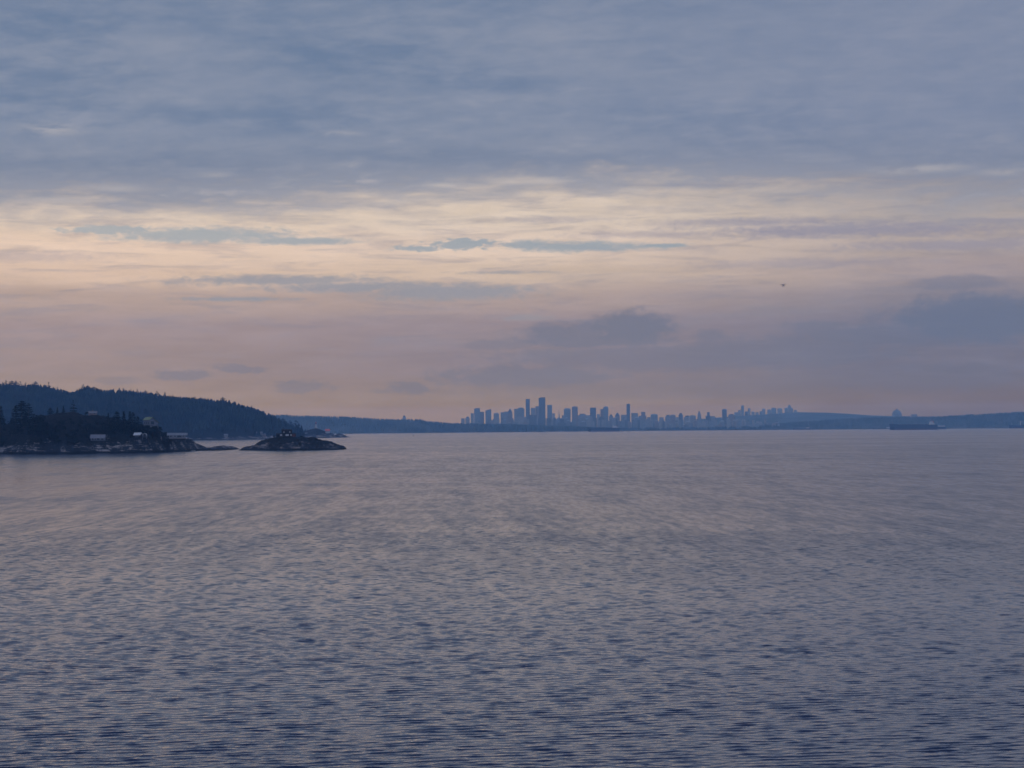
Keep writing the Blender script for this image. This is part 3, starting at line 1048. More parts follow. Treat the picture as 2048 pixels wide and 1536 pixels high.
# conifers that stand up out of the hill's skyline
L_SKY = 'conifer top breaking the skyline of the wooded hill'
rs = random.Random(17)
special = {98: (764.5, 'tiered', 'tallest tiered conifer on the hill skyline, left of the dip'),
           176: (770.5, 'broad', 'broad dark crown on the hill skyline just right of the dip'),
           239: (775, 'full', 'pointed conifer standing clear of the hill skyline above the knoll')}
sk_px = [5, 12, 24, 32, 41, 52, 64, 71, 90, 98, 107, 115, 125, 137, 141, 158, 167, 176, 188, 201, 210, 222, 239, 247, 262, 275, 291, 302, 314, 330, 346, 361,
         377, 390, 402, 415, 429, 446, 459, 470, 484, 497, 503, 512, 527, 540, 552, 566, 580, 594, 601]
for px in sk_px:
    y = hill.front(X(px, 6000)) + 0.42 * hill.dep + rs.uniform(-60, 10)
    y = float(y)
    x = X(px, y)
    z = float(hill.h(x, y))
    if px in special:
        top, kd, lb = special[px]
        tree(kd, 2 if kd == 'tiered' else 5, (x, y, z - .4), Z(px, top, y) - z, lb, None, 1.3)
    else:
        tree(rs.choice(['full', 'tiered', 'ragged', 'broad', 'broad']), rs.choice([1, 2, 3, 6]), (x, y, z - .4), rs.uniform(14, 23), L_SKY, 'conifers along the hill skyline', rs.uniform(1.3, 2.0))
# the dark tuft at the tip of the hill, before the lighthouse point
for px, top, lb in [(592, 840, 'tall ragged conifer at the tip of the hill beside the lighthouse point'),
                    (598, 847, 'conifer just right of the ragged one at the tip of the hill'),
                    (603, 850, 'outermost slender conifer at the very tip of the hill'),
                    (583, 843, 'conifer left of the ragged one at the tip of the hill')]:
    y = 6080.0
    x = X(px, y); z = max(1.0, float(hill.h(x, y)))
    tree('ragged' if px in (592, 583) else 'full', 6 if px == 592 else 3, (x, y, z - .5), Z(px, top, y) - z, lb, None, 1.2)


# ------------------------------------------------------------------ houses
def gable(mb, L_, a, b, z0, zr, da, db, over=0.5, th=0.25):
    """roof slabs: ridge along x (length L_), falling da over a towards -y and db over b towards +y"""
    x0, x1 = -L_ / 2 - over, L_ / 2 + over
    for s, w, d in ((-1, a, da), (1, b, db)):
        y1 = s * (w + over); z1 = zr - d * (w + over) / w
        q = [(x0, 0, zr), (x1, 0, zr), (x1, y1, z1), (x0, y1, z1)]
        k = len(mb.v)
        mb.v += q + [(p[0], p[1], p[2] - th) for p in q]
        mb.f += [(k, k + 1, k + 2, k + 3), (k + 7, k + 6, k + 5, k + 4), (k, k + 4, k + 5, k + 1), (k + 1, k + 5, k + 6, k + 2), (k + 2, k + 6, k + 7, k + 3), (k + 3, k + 7, k + 4, k)]
    return mb


def walls(mb, L_, a, b, z0, zr, da, db, th=0.3):
    poly = [(-a, z0), (b, z0), (b, zr - db - th), (0, zr - th), (-a, zr - da - th)]
    k = len(mb.v); n = len(poly)
    mb.v += [(-L_ / 2, y, z) for y, z in poly] + [(L_ / 2, y, z) for y, z in poly]
    mb.f += [tuple(range(k, k + n)), tuple(range(k + 2 * n - 1, k + n - 1, -1))]
    for i in range(n):
        j = (i + 1) % n
        mb.f.append((k + i, k + n + i, k + n + j, k + j))
    return mb


def window(parent, x, z, w, h, y, glass=M_glass, frame=M_white, bars=0, rot=None):
    f = MB()
    t = 0.12
    f.box(x - w / 2, x + w / 2, y - .06, y + .1, z, z + t); f.box(x - w / 2, x + w / 2, y - .06, y + .1, z + h - t, z + h)
    f.box(x - w / 2, x - w / 2 + t, y - .06, y + .1, z + t, z + h - t); f.box(x + w / 2 - t, x + w / 2, y - .06, y + .1, z + t, z + h - t)
    for k in range(bars):
        xx = x - w / 2 + w * (k + 1) / (bars + 1)
        f.box(xx - .05, xx + .05, y - .05, y + .08, z + t, z + h - t)
    o = f.build('window', frame, parent)
    MB().box(x - w / 2 + t, x + w / 2 - t, y - .02, y + .09, z + t, z + h - t).build('pane', glass, o)
    return o


def site(px, row, land, ylo, yhi):
    """the spot on the land whose ground shows at that photo row"""
    best = None
    for k in range(80):
        y = ylo + (yhi - ylo) * k / 79
        z = on(land, px, y)
        e = abs(Z(px, row, y) - z)
        if best is None or e < best[0]:
            best = (e, y, z)
    return best[1], best[2]


# low house with the pale roof on the shore slope
y = 2232.0
u = y / F
o = empty('house', (X(196, y), y, Z(196, 881, y)))
walls(MB(), 13.0, 2.4, 4.5, -2.0, 5.5, 2.9, 2.0).build('wall', M_grey_wall, o)
gable(MB(), 13.2, 2.6, 4.6, 0, 5.7, 3.0, 2.2, 0.5).build('roof', M_pale_roof, o)
MB().box(6.7, 9.0, -1.5, 3.5, 4.9, 5.1).box(8.7, 8.85, -1.4, -1.25, -.5, 4.9).build('porch_roof', M_pale_roof, o)
for xx, w in ((-4.6, 1.3), (-2.2, 1.0), (0.6, 2.4), (4.4, 2.0)):
    window(o, xx, 0.5, w, 1.6, -2.42, M_glass, M_pale_wall, 1 if w > 1.5 else 0)
for xx in (-5.9, -3.3, -0.9, 2.4, 6.1):
    MB().box(xx - .09, xx + .09, -2.75, -2.57, -1.6, 2.25).build('post', M_pale_wall, o)
tag(o, 'low house with a long pale roof on the headland shore slope', 'house')

# cabin with the white gable and the arched shelter
y = 2245.0
o = empty('cabin', (X(276, y), y, Z(276, 875, y)), R(-14))
walls(MB(), 6.0, 2.6, 3.2, -2.5, 4.5, 1.9, 1.6).build('wall', M_dark_wood, o)
gable(MB(), 6.2, 2.7, 3.2, 0, 4.7, 2.0, 1.7, 0.55).build('roof', M_white, o)
window(o, -1.2, .6, 1.2, 1.1, -2.62, M_glass, M_pale_wall); window(o, 1.3, .6, 1.2, 1.1, -2.62, M_glass, M_pale_wall)
MB().box(2.0, 2.7, .4, 1.0, 2.6, 5.1).build('chimney', M_grey_wall, o)
tag(o, 'small cabin with a white gabled roof half sunk among shrubs', 'cabin')
o = empty('shelter', (X(289.5, y - 3), y - 3, Z(289.5, 873.5, y - 3)))
m = MB()
n = 10
prev = None
for k in range(n):
    a0, a1 = math.pi * k / n, math.pi * (k + 1) / n
    poly = [(2.0 * math.cos(a0), 1.2 + 2.1 * math.sin(a0)), (2.0 * math.cos(a1), 1.2 + 2.1 * math.sin(a1)),
            (1.72 * math.cos(a1), 1.2 + 1.82 * math.sin(a1)), (1.72 * math.cos(a0), 1.2 + 1.82 * math.sin(a0))]
    m.prism(poly, -1.6, 2.4)
m.build('arched_roof', M_white, o)
MB().box(-2.0, -1.75, -1.55, 2.35, -2, 1.2).box(1.75, 2.0, -1.55, 2.35, -2, 1.2).box(-1.75, 1.75, 2.1, 2.3, -2, 2.6).build('wall', M_grey_wall, o)
tag(o, 'small white arched shelter beside the white-gabled cabin', 'shelter')

# the green-roofed house high on the right of the clump
y = 2292.0
o = empty('house', (X(298.5, y), y, Z(298.5, 851, y)), R(-50))
walls(MB(), 11.5, 3.1, 6.6, -5, 7.9, 2.4, 5.0).build('wall', M_grey_wall, o)
gable(MB(), 12.0, 3.1, 6.8, 0, 8.2, 2.4, 5.2, 0.5).build('roof', M_green_roof, o)
for xx in (-3.5, 0.5, 4.0):
    window(o, xx, 1.6, 1.5, 1.6, -3.12, M_glass, M_pale_wall)
m = MB(); m.box(5.75, 5.95, -1.6, 1.8, 1.2, 4.0); m.build('balcony_door', M_glass, o)
MB().box(-2.5, -1.7, 1.0, 1.8, 5.5, 9.1).build('chimney', M_grey_wall, o)
tag(o, 'tall house with a mossy green roof rising above the trees', 'house')

# the long pale house on its deck at the end of the headland
y = 2300.0
o = empty('house', (X(354.5, y), y, Z(354.5, 877.3, y)), R(3))
walls(MB(), 15.2, 2.6, 4.4, 0.0, 5.3, 1.6, 1.9).build('wall', M_pale_wall, o)
gable(MB(), 18.8, 2.8, 4.6, 0, 5.6, 2.0, 2.0, 0.5).build('roof', M_grey_roof, o)
window(o, -5.9, 1.5, 1.5, 1.6, -2.62, M_glass, M_white)
window(o, -2.0, 1.5, 1.5, 1.6, -2.62, M_glass, M_white)
window(o, 2.2, 1.0, 4.4, 2.2, -2.62, M_glass, M_white, 3)
window(o, 6.0, 1.2, 1.4, 1.9, -2.62, M_glass, M_white, 1)
MB().box(-8.2, 7.6, -4.4, 4.6, -.75, -.02).build('deck', M_dark_wood, o)
for xx in (-8.0, -4.2, -.4, 3.4, 7.2):
    MB().box(xx - .12, xx + .12, -4.3, -4.06, -4.5, -.76).build('post', M_dark_wood, o)
m = MB(); m.box(7.55, 7.65, -4.4, 2, .85, .95)
for q in range(5): m.box(7.56, 7.64, -4.3 + q * 1.5, -4.22 + q * 1.5, -.02, .85)
m.build('railing', M_pale_wall, o)
tag(o, 'long pale house with dark windows on a deck at the headland tip', 'house')

# pale house showing over the knoll
y = 2312.0
o = empty('house', (X(185.5, y), y, Z(185.5, 830, y)), R(8))
walls(MB(), 8.0, 2.6, 3.4, -3, 3.6, 1.7, 1.9).build('wall', M_pink_wall, o)
gable(MB(), 8.2, 2.7, 3.4, 0, 3.8, 1.8, 1.9, .4).build('roof', M_pale_roof, o)
window(o, -2.2, .7, 1.3, 1.1, -2.62); window(o, 1.9, .7, 1.3, 1.1, -2.62)
MB().box(-.4, .4, .2, .9, 2.6, 4.9).build('chimney', M_pink_wall, o)
tag(o, 'pinkish pale house roof peeping over the top of the knoll', 'house')

# footbridge between the headland tip and the low rock
y = 2412.0
o = empty('footbridge', (X(412, y), y, Z(412, 895.8, y)))
MB().box(-7.5, 6.5, -.7, .7, -.18, 0).build('deck', M_pale_wall, o)
m = MB()
for s in (-.62, .62):
    m.box(-4.4, 6.4, s - .04, s + .04, .95, 1.03)
m.build('handrail', M_grey_wall, o)
for xx, hgt_ in ((-4.3, 1.1), (-2.2, 1.1), (-.4, 1.9), (1.2, 2.3), (3.0, 1.9), (4.8, 1.1), (6.3, 1.1)):
    MB().box(xx - .06, xx + .06, -.7, -.58, 0.0, hgt_).build('rail_post', M_grey_wall, o)
for xx in (-6, -1, 4.5):
    MB().box(xx - .15, xx + .15, -.3, .3, -3.4, -.18).build('pile', M_dark_wood, o)
tag(o, 'thin footbridge with spindly rails between the headland tip and the low rock', 'footbridge')

# white rowing boat drawn up under the headland tip
y = 2352.0
o = empty('rowing_boat', (X(386, y), y, 0.35), R(8))
secs = []
for t in np.linspace(0, 1, 9):
    w = 0.9 * math.sin(min(1, .35 + t * .9) * math.pi * .98) ** .8 if t < 1 else .03
    w = max(w, .03); x = -2.2 + 4.4 * t; zt = .55 + .25 * t * t
    secs.append([(x, -w, zt), (x, -w * .7, .1), (x, 0, -.1), (x, w * .7, .1), (x, w, zt), (x, w * .85, zt), (x, 0, .15), (x, -w * .85, zt)])
MB().loft(secs).build('hull', M_white, o)
MB().box(-.9, -.6, -.7, .7, .42, .48).box(.5, .8, -.65, .65, .45, .51).build('thwart', M_dark_wood, o)
tag(o, 'white rowing boat lying at the foot of the headland tip', 'boat')

# the timber house on the islet
y = 2433.0
o = empty('house', (X(572, y), y, Z(572, 873.6, y)))
k = y / F
def ix(px): return (px - 572) * k
m = MB()
# lower storey in wall strips that leave the openings free
lo, hi = 0.0, 3.3
m.box(ix(553), ix(559.5), -3, 3.2, -1.5, hi - .6)
m.box(ix(560), ix(591.5), -3.2, -3.0, lo - 1.5, lo + .9)
m.box(ix(560), ix(591.5), -3.2, -3.0, hi - .55, hi)
for a, b in ((565.8, 571), (578.5, 581), (584.2, 591.5)):
    m.box(ix(a), ix(b), -3.2, -3.0, lo + .9, hi - .55)
m.box(ix(560), ix(591.5), 3.0, 3.2, lo - 1.5, hi)
m.box(ix(560), ix(560.6), -3.0, 3.0, lo - 1.5, hi); m.box(ix(590.9), ix(591.5), -3.0, 3.0, lo - 1.5, hi)
m.build('wall', M_dark_wood, o)
m = MB(); m.box(ix(584.6), ix(591.2), -3.5, -3.22, -1.0, hi - .3); m.build('red_bay', M_red_wood, o)
m = MB()
m.box(ix(563.6), ix(583.5), -2.4, 2.4, hi + .25, hi + 3.4)
m.build('upper_storey', M_dark_wood, o)
m = MB(); m.box(ix(559), ix(592.6), -3.7, 3.6, hi, hi + .24); m.build('lower_roof', M_dark_wood, o)
gable(MB(), ix(583.5) - ix(563.6), 2.5, 2.5, 0, hi + 4.4, .8, .8, .35).build('roof', M_dark_wood, o).location.x = (ix(563.6) + ix(583.5)) / 2
gable(MB(), ix(559.5) - ix(553), 3.1, 3.3, 0, hi + .4, 1.0, 1.0, .3).build('shed_roof', M_dark_wood, o).location.x = ix(556.3)
for px_c, z, w, h in ((568.4, hi + 1.0, 1.3, 1.2), (580.2, hi + 1.0, 1.3, 1.2)):
    window(o, ix(px_c), z, w, h, -2.42, M_sky_pane, M_dark_wood)
for px_c, w in ((562.9, 2.4), (574.8, 3.4), (582.6, 1.4)):
    window(o, ix(px_c), .95, w, 1.75, -3.1, M_sky_pane, M_dark_wood, 1 if w > 2 else 0)
for px_c in (561, 564.8):
    MB().box(ix(px_c) - .1, ix(px_c) + .1, -4.0, -3.8, -1.2, hi).build('post', M_pale_wall, o)
MB().box(ix(557), ix(594), -5.0, -3.3, -.4, -.18).build('deck', M_dark_wood, o)
MB().box(ix(566), ix(567.4), .5, 1.2, hi + 3.0, hi + 5.1).build('chimney', M_dark_wood, o)
tag(o, 'dark two-storey timber house with pale windows on top of the islet', 'house')
for px, w, h, lb in ((548, 2.2, 2.4, 'low dark bush left of the islet house'), (556, 2.6, 3.0, 'dark shrub hugging the left wall of the islet house'),
                     (603, 3.0, 1.6, 'low spreading bush right of the islet house')):
    yy = 2430.0
    t_ = tree('round', 9, (X(px, yy), yy, on(islet, px, yy) - .3), h, lb, None, w / h * 1.3)
    t_.name = 'shrub'; t_['category'] = 'shrub'

# ------------------------------------------------------------------ the lighthouse and its houses on the point
y = 6370.0
o = empty('lighthouse', (X(632, y), y, Z(632, 857.6, y)))
k = y / F
tw = MB().lathe([(3.9, -2), (3.6, 1.0), (2.9, 3), (2.45, 6), (2.25, 10), (2.2, 12.2)], 6, rot=.3).build('tower', M_white, o)
for q in range(6):
    a = q * math.pi / 3 + .3
    c, s = math.cos(a), math.sin(a)
    MB().tube((c * 4.5, s * 4.5, -2), (c * 2.5, s * 2.5, 12.0), .45, .3, 5).build('buttress', M_white, o)
MB().lathe([(2.6, 12.2), (3.1, 12.7), (3.1, 13.0)], 12).build('gallery', M_white, o)
m = MB()
for q in range(12):
    a = q * math.pi / 6
    m.tube((3 * math.cos(a), 3 * math.sin(a), 13), (3 * math.cos(a), 3 * math.sin(a), 14.1), .05, .05, 4)
m.lathe([(3.05, 14.1), (3.05, 14.2), (2.95, 14.2)], 12)
m.build('railing', M_red, o)
ln = MB().lathe([(1.75, 13.0), (1.75, 16.2)], 10).build('lantern_room', M_glass, o)
m = MB()
for q in range(10):
    a = q * math.pi / 5
    m.tube((1.8 * math.cos(a), 1.8 * math.sin(a), 13), (1.8 * math.cos(a), 1.8 * math.sin(a), 16.2), .09, .09, 4)
m.build('glazing_bars', M_red, ln)
MB().lathe([(2.15, 16.2), (2.0, 16.7), (1.3, 17.7), (.35, 18.2), (.3, 18.9), (.05, 19.0)], 10).tube((0, 0, 18.8), (0, 0, 20.4), .07, .04, 4).build('dome', M_red, o)
MB().box(-.6, .6, -3.9, -3.2, -.5, 2.2).build('door', M_dark_wood, o)
tag(o, 'white lighthouse tower with a dark lantern on the far rocky point', 'lighthouse')

y = 6340.0
o = empty('house', (X(655, y), y, Z(655, 864.6, y)), R(6))
walls(MB(), 11.5, 3.5, 3.5, -2.5, 8.2, 4.2, 4.2).build('wall', M_white, o)
gable(MB(), 12.5, 3.9, 3.9, 0, 9.0, 4.8, 4.8, .6).build('roof', M_red, o)
for xx in (-3.4, 0, 3.4):
    window(o, xx, 1.2, 1.2, 1.6, -3.55)
MB().box(2.2, 3.2, .3, 1.2, 6.5, 10.4).build('chimney', M_white, o)
tag(o, 'white house with a red roof right of the lighthouse', 'house')
y = 6300.0
o = empty('hut', (X(613, y), y, Z(613, 868, y)), R(-10))
walls(MB(), 5.0, 2, 2, -1.5, 3.6, 1.2, 1.2).build('wall', M_white, o)
gable(MB(), 5.2, 2.1, 2.1, 0, 3.9, 1.3, 1.3, .3).build('roof', M_pale_roof, o)
MB().box(-.5, .5, -2.08, -1.98, 0, 2.0).build('door', M_dark_wood, o)
tag(o, 'tiny white hut left of the lighthouse near the water', 'hut')
for px, row, w, lb in ((519, 868.5, 14, 'long pale house near the shore at the foot of the hill'), (527, 872, 9, 'smaller pinkish house below the long pale one at the foot of the hill'),
                       (452, 872.5, 8, 'small pale shed at the water under the wooded hill')):
    y, z = site(px, row, hill, 5480, 5900)
    o = empty('house', (X(px, y), y, z), R(random.uniform(-15, 15)))
    walls(MB(), w, 3.5, 3.5, -3, 5.6, 1.8, 1.8).build('wall', M_pale_wall if w != 9 else M_pink_wall, o)
    gable(MB(), w + .4, 3.8, 3.8, 0, 6.0, 2.0, 2.0, .5).build('roof', M_pale_roof, o)
    for q in range(int(w // 3.5)):
        window(o, -w / 2 + 1.9 + q * 3.4, 1.0, 1.5, 1.7, -3.54)
    tag(o, lb, 'house')

# ------------------------------------------------------------------ ships
M_hull = worn('dark_hull_paint', (0.015, 0.017, 0.03), .03, .3, .5)
M_hull_red = worn('rust_red_hull_paint', (0.07, 0.022, 0.028), .03, .3, .5)
M_ship_white = worn('ship_white', (0.60, 0.58, 0.57), .2, .2)
M_ship_red = worn('ship_red', (0.42, 0.10, 0.09), .2, .2)
M_deck = worn('ship_deck', (0.14, 0.07, 0.06), .1, .3)


def ship(px0, px1, row, d, label, free, fore, cranes=0, sup=.16, mast=M_ship_white, funnel=M_ship_red, group='cargo ships at anchor'):
    """bulk carrier lying broadside, bow at the left; free = freeboard, fore = extra height of the forecastle (m)"""
    x0, x1 = X(px0, d), X(px1, d)
    Ln = x1 - x0
    B = Ln * .15
    o = empty('cargo_ship', ((x0 + x1) / 2, d, 0.0))
    secs = []
    for t in np.linspace(0, 1, 25):
        x = -Ln / 2 + Ln * t
        w = B / 2 * min(1.0, (t / .10) ** .55 if t < .10 else 1.0) * (1.0 if t < .9 else 1 - .25 * ((t - .9) / .1) ** 2)
        w = max(w, .15)
        rake = -Ln * .012 * max(0, 1 - t / .06)
        zt = free + (fore if t < .16 else 0) + (free * .06 if t < .03 else 0)
        wl = max(w * (.35 + .65 * min(1, t / .12)), .1)
        secs.append([(x + rake, -w, zt), (x + rake * .4, -w, free * .45), (x - rake * .6, -wl, -.5), (x - rake * .6, 0, -3), (x - rake * .6, wl, -.5), (x + rake * .4, w, free * .45), (x + rake, w, zt)])
    MB().loft(secs).build('hull', M_hull, o)
    bt = MB()
    for s in (-1, 1):
        bt.box(-Ln * .40, Ln * .47, s * (B / 2 + .06) - .05, s * (B / 2 + .06) + .05, .2, free * .34)
    bt.build('boot_topping', M_hull_red, o)
    xs0 = Ln / 2 - Ln * sup - Ln * .03
    hc = Ln * .07
    m = MB()
    xe = Ln / 2 - Ln * .05
    for q in range(4):
        m.box(xs0 + q * Ln * .006, xe - q * Ln * .016, -B * .44 + q * .3, B * .44 - q * .3, free + hc * q / 5 + .02 * q, free + hc * (q + 1) / 5)
    m.box(xs0 + Ln * .01, xs0 + Ln * .06, -B * .52, B * .52, free + hc * .82, free + hc)
    sp = m.build('superstructure', M_ship_white, o)
    wb = MB()
    wb.box(xs0 + Ln * .008, xs0 + Ln * .0099, -B * .42, B * .42, free + hc * .86, free + hc * .95)
    wb.build('bridge_window', M_glass, sp)
    MB().box(xe - Ln * .05, xe - Ln * .022, -B * .14, B * .14, free + hc * .6, free + hc * 1.15, (xe - Ln * .045, xe - Ln * .025, -B * .11, B * .11)).build('funnel', funnel, o)
    mx = xs0 + Ln * .045
    MB().tube((mx, 0, free + hc), (mx, 0, free + hc * 1.75), Ln * .004, Ln * .0015, 6).box(mx - Ln * .012, mx + Ln * .012, -.4, .4, free + hc * 1.36, free + hc * 1.4).build('mast', mast, o)
    fx = -Ln * .44
    MB().tube((fx, 0, free + fore), (fx, 0, free + fore + hc * .75), Ln * .0028, Ln * .001, 6).build('foremast', mast, o)
    n = 7
    for q in range(n):
        a = -Ln * .33 + q * (xs0 + Ln * .33) / n
        MB().box(a, a + (xs0 + Ln * .33) / n * .8, -B * .33, B * .33, free + .02, free + free * .09).build('hatch_cover', M_deck, o)
    for q in range(cranes):
        a = -Ln * .25 + q * (xs0 + Ln * .22) / max(1, cranes - 1) * .86
        c = MB().tube((a, 0, free), (a, 0, free + hc * 1.05), Ln * .009, Ln * .007, 8)
        c.box(a - Ln * .012, a + Ln * .012, -Ln * .01, Ln * .01, free + hc * 1.05, free + hc * 1.25)
        c.tube((a, 0, free + hc * 1.1), (a + Ln * .10, 0, free + hc * 1.02), Ln * .004, Ln * .002, 6)
        c.build('crane', M_ship_white, o)
    return tag(o, label, 'ship', group)


ship(1779.8, 1874, 859.1, 12100, 'largest dark cargo ship with raised bow and reddish mast, on the right', 25.5, 5.2, 0, .13, M_ship_red)
ship(1176, 1239, 863, 13700, 'dark cargo ship with pale aft superstructure below the slim rounded tower', 21.5, 3.5, 0, .2)
ship(1586, 1621, 859.0, 16000 - 700, 'small faint cargo ship with deck cranes below the dull clustered towers', 8.5, 2.0, 4, .22)
ship(1856, 1892, 857, 13300, 'smaller cargo ship half hidden behind the stern of the largest ship', 14, 2.5, 0, .42, M_black)
ship(2018, 2110, 857, 14600, 'dark cargo ship cut off by the right edge of the photo', 17.5, 3.0, 3, .15)
ship(1745, 1781, 857.4, 14900, 'low dull purple ship just left of the largest ship bow', 6.0, 1.5, 0, .2, M_ship_red)


def small_boat(name, px, d, Ln, label, cabin, rz=0.0, hullm=M_hull, mast=0.0, cat='boat'):
    o = empty(name, (X(px, d), d, 0.0), rz)
    secs = []
    for t in np.linspace(0, 1, 13):
        x = -Ln / 2 + Ln * t
        w = Ln * .15 * (1 if t < .55 else max(.03, 1 - ((t - .55) / .45) ** 2))
        z = Ln * (.085 + .06 * t * t)
        secs.append([(x, -w, z), (x, -w * .8, -.1), (x, 0, -.5), (x, w * .8, -.1), (x, w, z)])
    MB().loft(secs).build('hull', hullm, o)
    c = MB().box(-Ln * .22, Ln * .14, -Ln * .10, Ln * .10, Ln * .09, Ln * .09 + cabin, (-Ln * .20, Ln * .08, -Ln * .09, Ln * .09)).build('cabin', M_ship_white if hullm is not M_hull_red else M_hull, o)
    MB().box(-Ln * .19, Ln * .115, -Ln * .103, -Ln * .1005, Ln * .09 + cabin * .5, Ln * .09 + cabin * .82, (-Ln * .185, Ln * .10, -Ln * .098, -Ln * .0955)).build('cabin_window', M_glass, c)
    MB().tube((-Ln * .05, 0, Ln * .09 + cabin), (-Ln * .05, 0, Ln * .09 + cabin + max(mast, Ln * .15)), .12, .05, 5).build('mast', M_black, o)
    return tag(o, label, cat)


small_boat('tugboat', 1243, 13600, 26, 'small dark tug at the stern of the ship below the slim tower', 4.5, 0.0, M_hull, 6, 'tug')
small_boat('motorboat', 1874.5, 10500, 14, 'small dark motorboat speeding right in front of the largest ship', 2.2, 0.0, M_hull, 2)
small_boat('fishing_boat', 827, 7350, 8.5, 'tiny dark boat alone on open water before the far forest', 2.0, .6, M_hull, 2.5)
M_foam = mat('foam', (0.75, 0.76, 0.78), .7)
V, Fc = [], []
rw = np.random.default_rng(2)
xb = X(1874.5, 10500) - 8
for s in range(260):
    t = rw.random() ** .8
    c = np.array([xb - 34 * t, 10500 + rw.normal() * (1.0 + 7 * t), .25 * (1 - t) + .08])
    spray(rw, c, np.array([1, 0, .15]) + rw.normal(size=3) * np.array([.3, .3, .25]), rw.uniform(.7, 1.5) * (1.2 - .6 * t), V, Fc)
wk = mesh_obj('wake', np.array(V), Fc, M_foam)
wk['kind'] = 'stuff'; wk['label'] = 'white wake churned up behind the speeding motorboat'

# ------------------------------------------------------------------ floatplane
M_plane = worn('plane_paint', (0.16, 0.14, 0.19), .8, .2, .4)
M_plane_pale = worn('plane_float_paint', (0.35, 0.35, 0.38), .8, .2, .4)
d = 3500.0
o = empty('floatplane', at(1566.5, 570.3, d), 0.0, 0.74)
o.rotation_euler = (R(8), R(-6), R(-118))
secs = []
for x, w, h, z in ((5.0, .3, .3, .0), (4.6, .65, .7, 0), (3.2, .75, .85, .05), (1.5, .78, 1.0, .15), (-.8, .75, .95, .15), (-3.5, .42, .6, .25), (-6.0, .15, .3, .4)):
    secs.append([(x, w * math.cos(a), z + h * math.sin(a)) for a in np.linspace(0, 2 * math.pi, 11)[:-1]])
MB().loft(secs).build('fuselage', M_plane, o)
MB().box(.4, 2.4, -7.3, 7.3, 1.12, 1.42, (.6, 2.2, -7.2, 7.2)).build('wing', M_plane, o)
MB().box(-6.3, -5.1, -2.6, 2.6, .5, .64).build('tailplane', M_plane, o)
MB().prism([(-6.4, .5), (-4.9, .5), (-5.9, 2.3), (-6.5, 2.3)], -.09, .09).build('fin', M_plane, o)
for s in (-1, 1):
    fl = []
    for x, w, h in ((4.6, .12, .12), (3.8, .38, .36), (1.0, .42, .42), (-1.5, .36, .36), (-3.6, .1, .12)):
        fl.append([(x, s * 1.5 + w * math.cos(a), -2.3 + h * math.sin(a)) for a in np.linspace(0, 2 * math.pi, 9)[:-1]])
    f_ = MB().loft(fl).build('float', M_plane_pale, o)
    MB().tube((2.4, s * 1.5, -1.95), (2.2, s * .6, -.6), .08).tube((-.8, s * 1.5, -2.0), (-.8, s * .6, -.6), .08).build('strut', M_plane_pale, f_)
    MB().tube((1.4, s * .7, -.5), (1.4, s * 3.8, 1.15), .07).build('wing_strut', M_plane, o)
m = MB()
for a in (0.4, 0.4 + 2.094, 0.4 + 4.189):
    m.tube((5.12, 0, 0), (5.12, 1.25 * math.cos(a), 1.25 * math.sin(a)), .07, .05, 4)
m.build('propeller', M_black, o)
MB().box(2.25, 3.1, -.7, .7, .75, 1.1, (2.2, 2.6, -.6, .6)).build('windscreen', M_glass, o)
tag(o, 'small dark floatplane flying in the sky above the far shore', 'floatplane')


# ------------------------------------------------------------------ the city
def facade(name, col, win, s=1.0):
    m = mat(name, col, 0.6)
    p = obj_coord(m)
    n = m.node_tree.nodes.new('ShaderNodeTexBrick')
    n.inputs['Scale'].default_value = 1.0
    n.inputs['Brick Width'].default_value = 6.0 * s
    n.inputs['Row Height'].default_value = 3.6
    n.inputs['Mortar Size'].default_value = 0.8
    n.inputs['Color1'].default_value = (*win, 1)
    n.inputs['Color2'].default_value = (*[w * .6 for w in win], 1)
    n.inputs['Mortar'].default_value = (*col, 1)
    x, y, z = sep(p)
    m.node_tree.links.new(vec(m.node_tree, x + y, z).s, n.inputs['Vector'])
    m.node_tree.links.new(n.outputs['Color'], bsdf(m).inputs['Base Color'])
    return m


FAC = [facade('concrete_facade', (0.36, 0.35, 0.34), (0.10, 0.12, 0.14)), facade('glass_facade', (0.26, 0.28, 0.30), (0.12, 0.15, 0.18)),
       facade('pale_facade', (0.40, 0.39, 0.38), (0.12, 0.14, 0.16)), facade('brown_facade', (0.34, 0.28, 0.25), (0.10, 0.11, 0.12), 1.3),
       facade('dark_facade', (0.17, 0.18, 0.20), (0.07, 0.085, 0.10))]
M_roofbox = mat('roof_plant', (0.14, 0.14, 0.15), .8)
CITY_G = 'towers of the hazy city skyline'


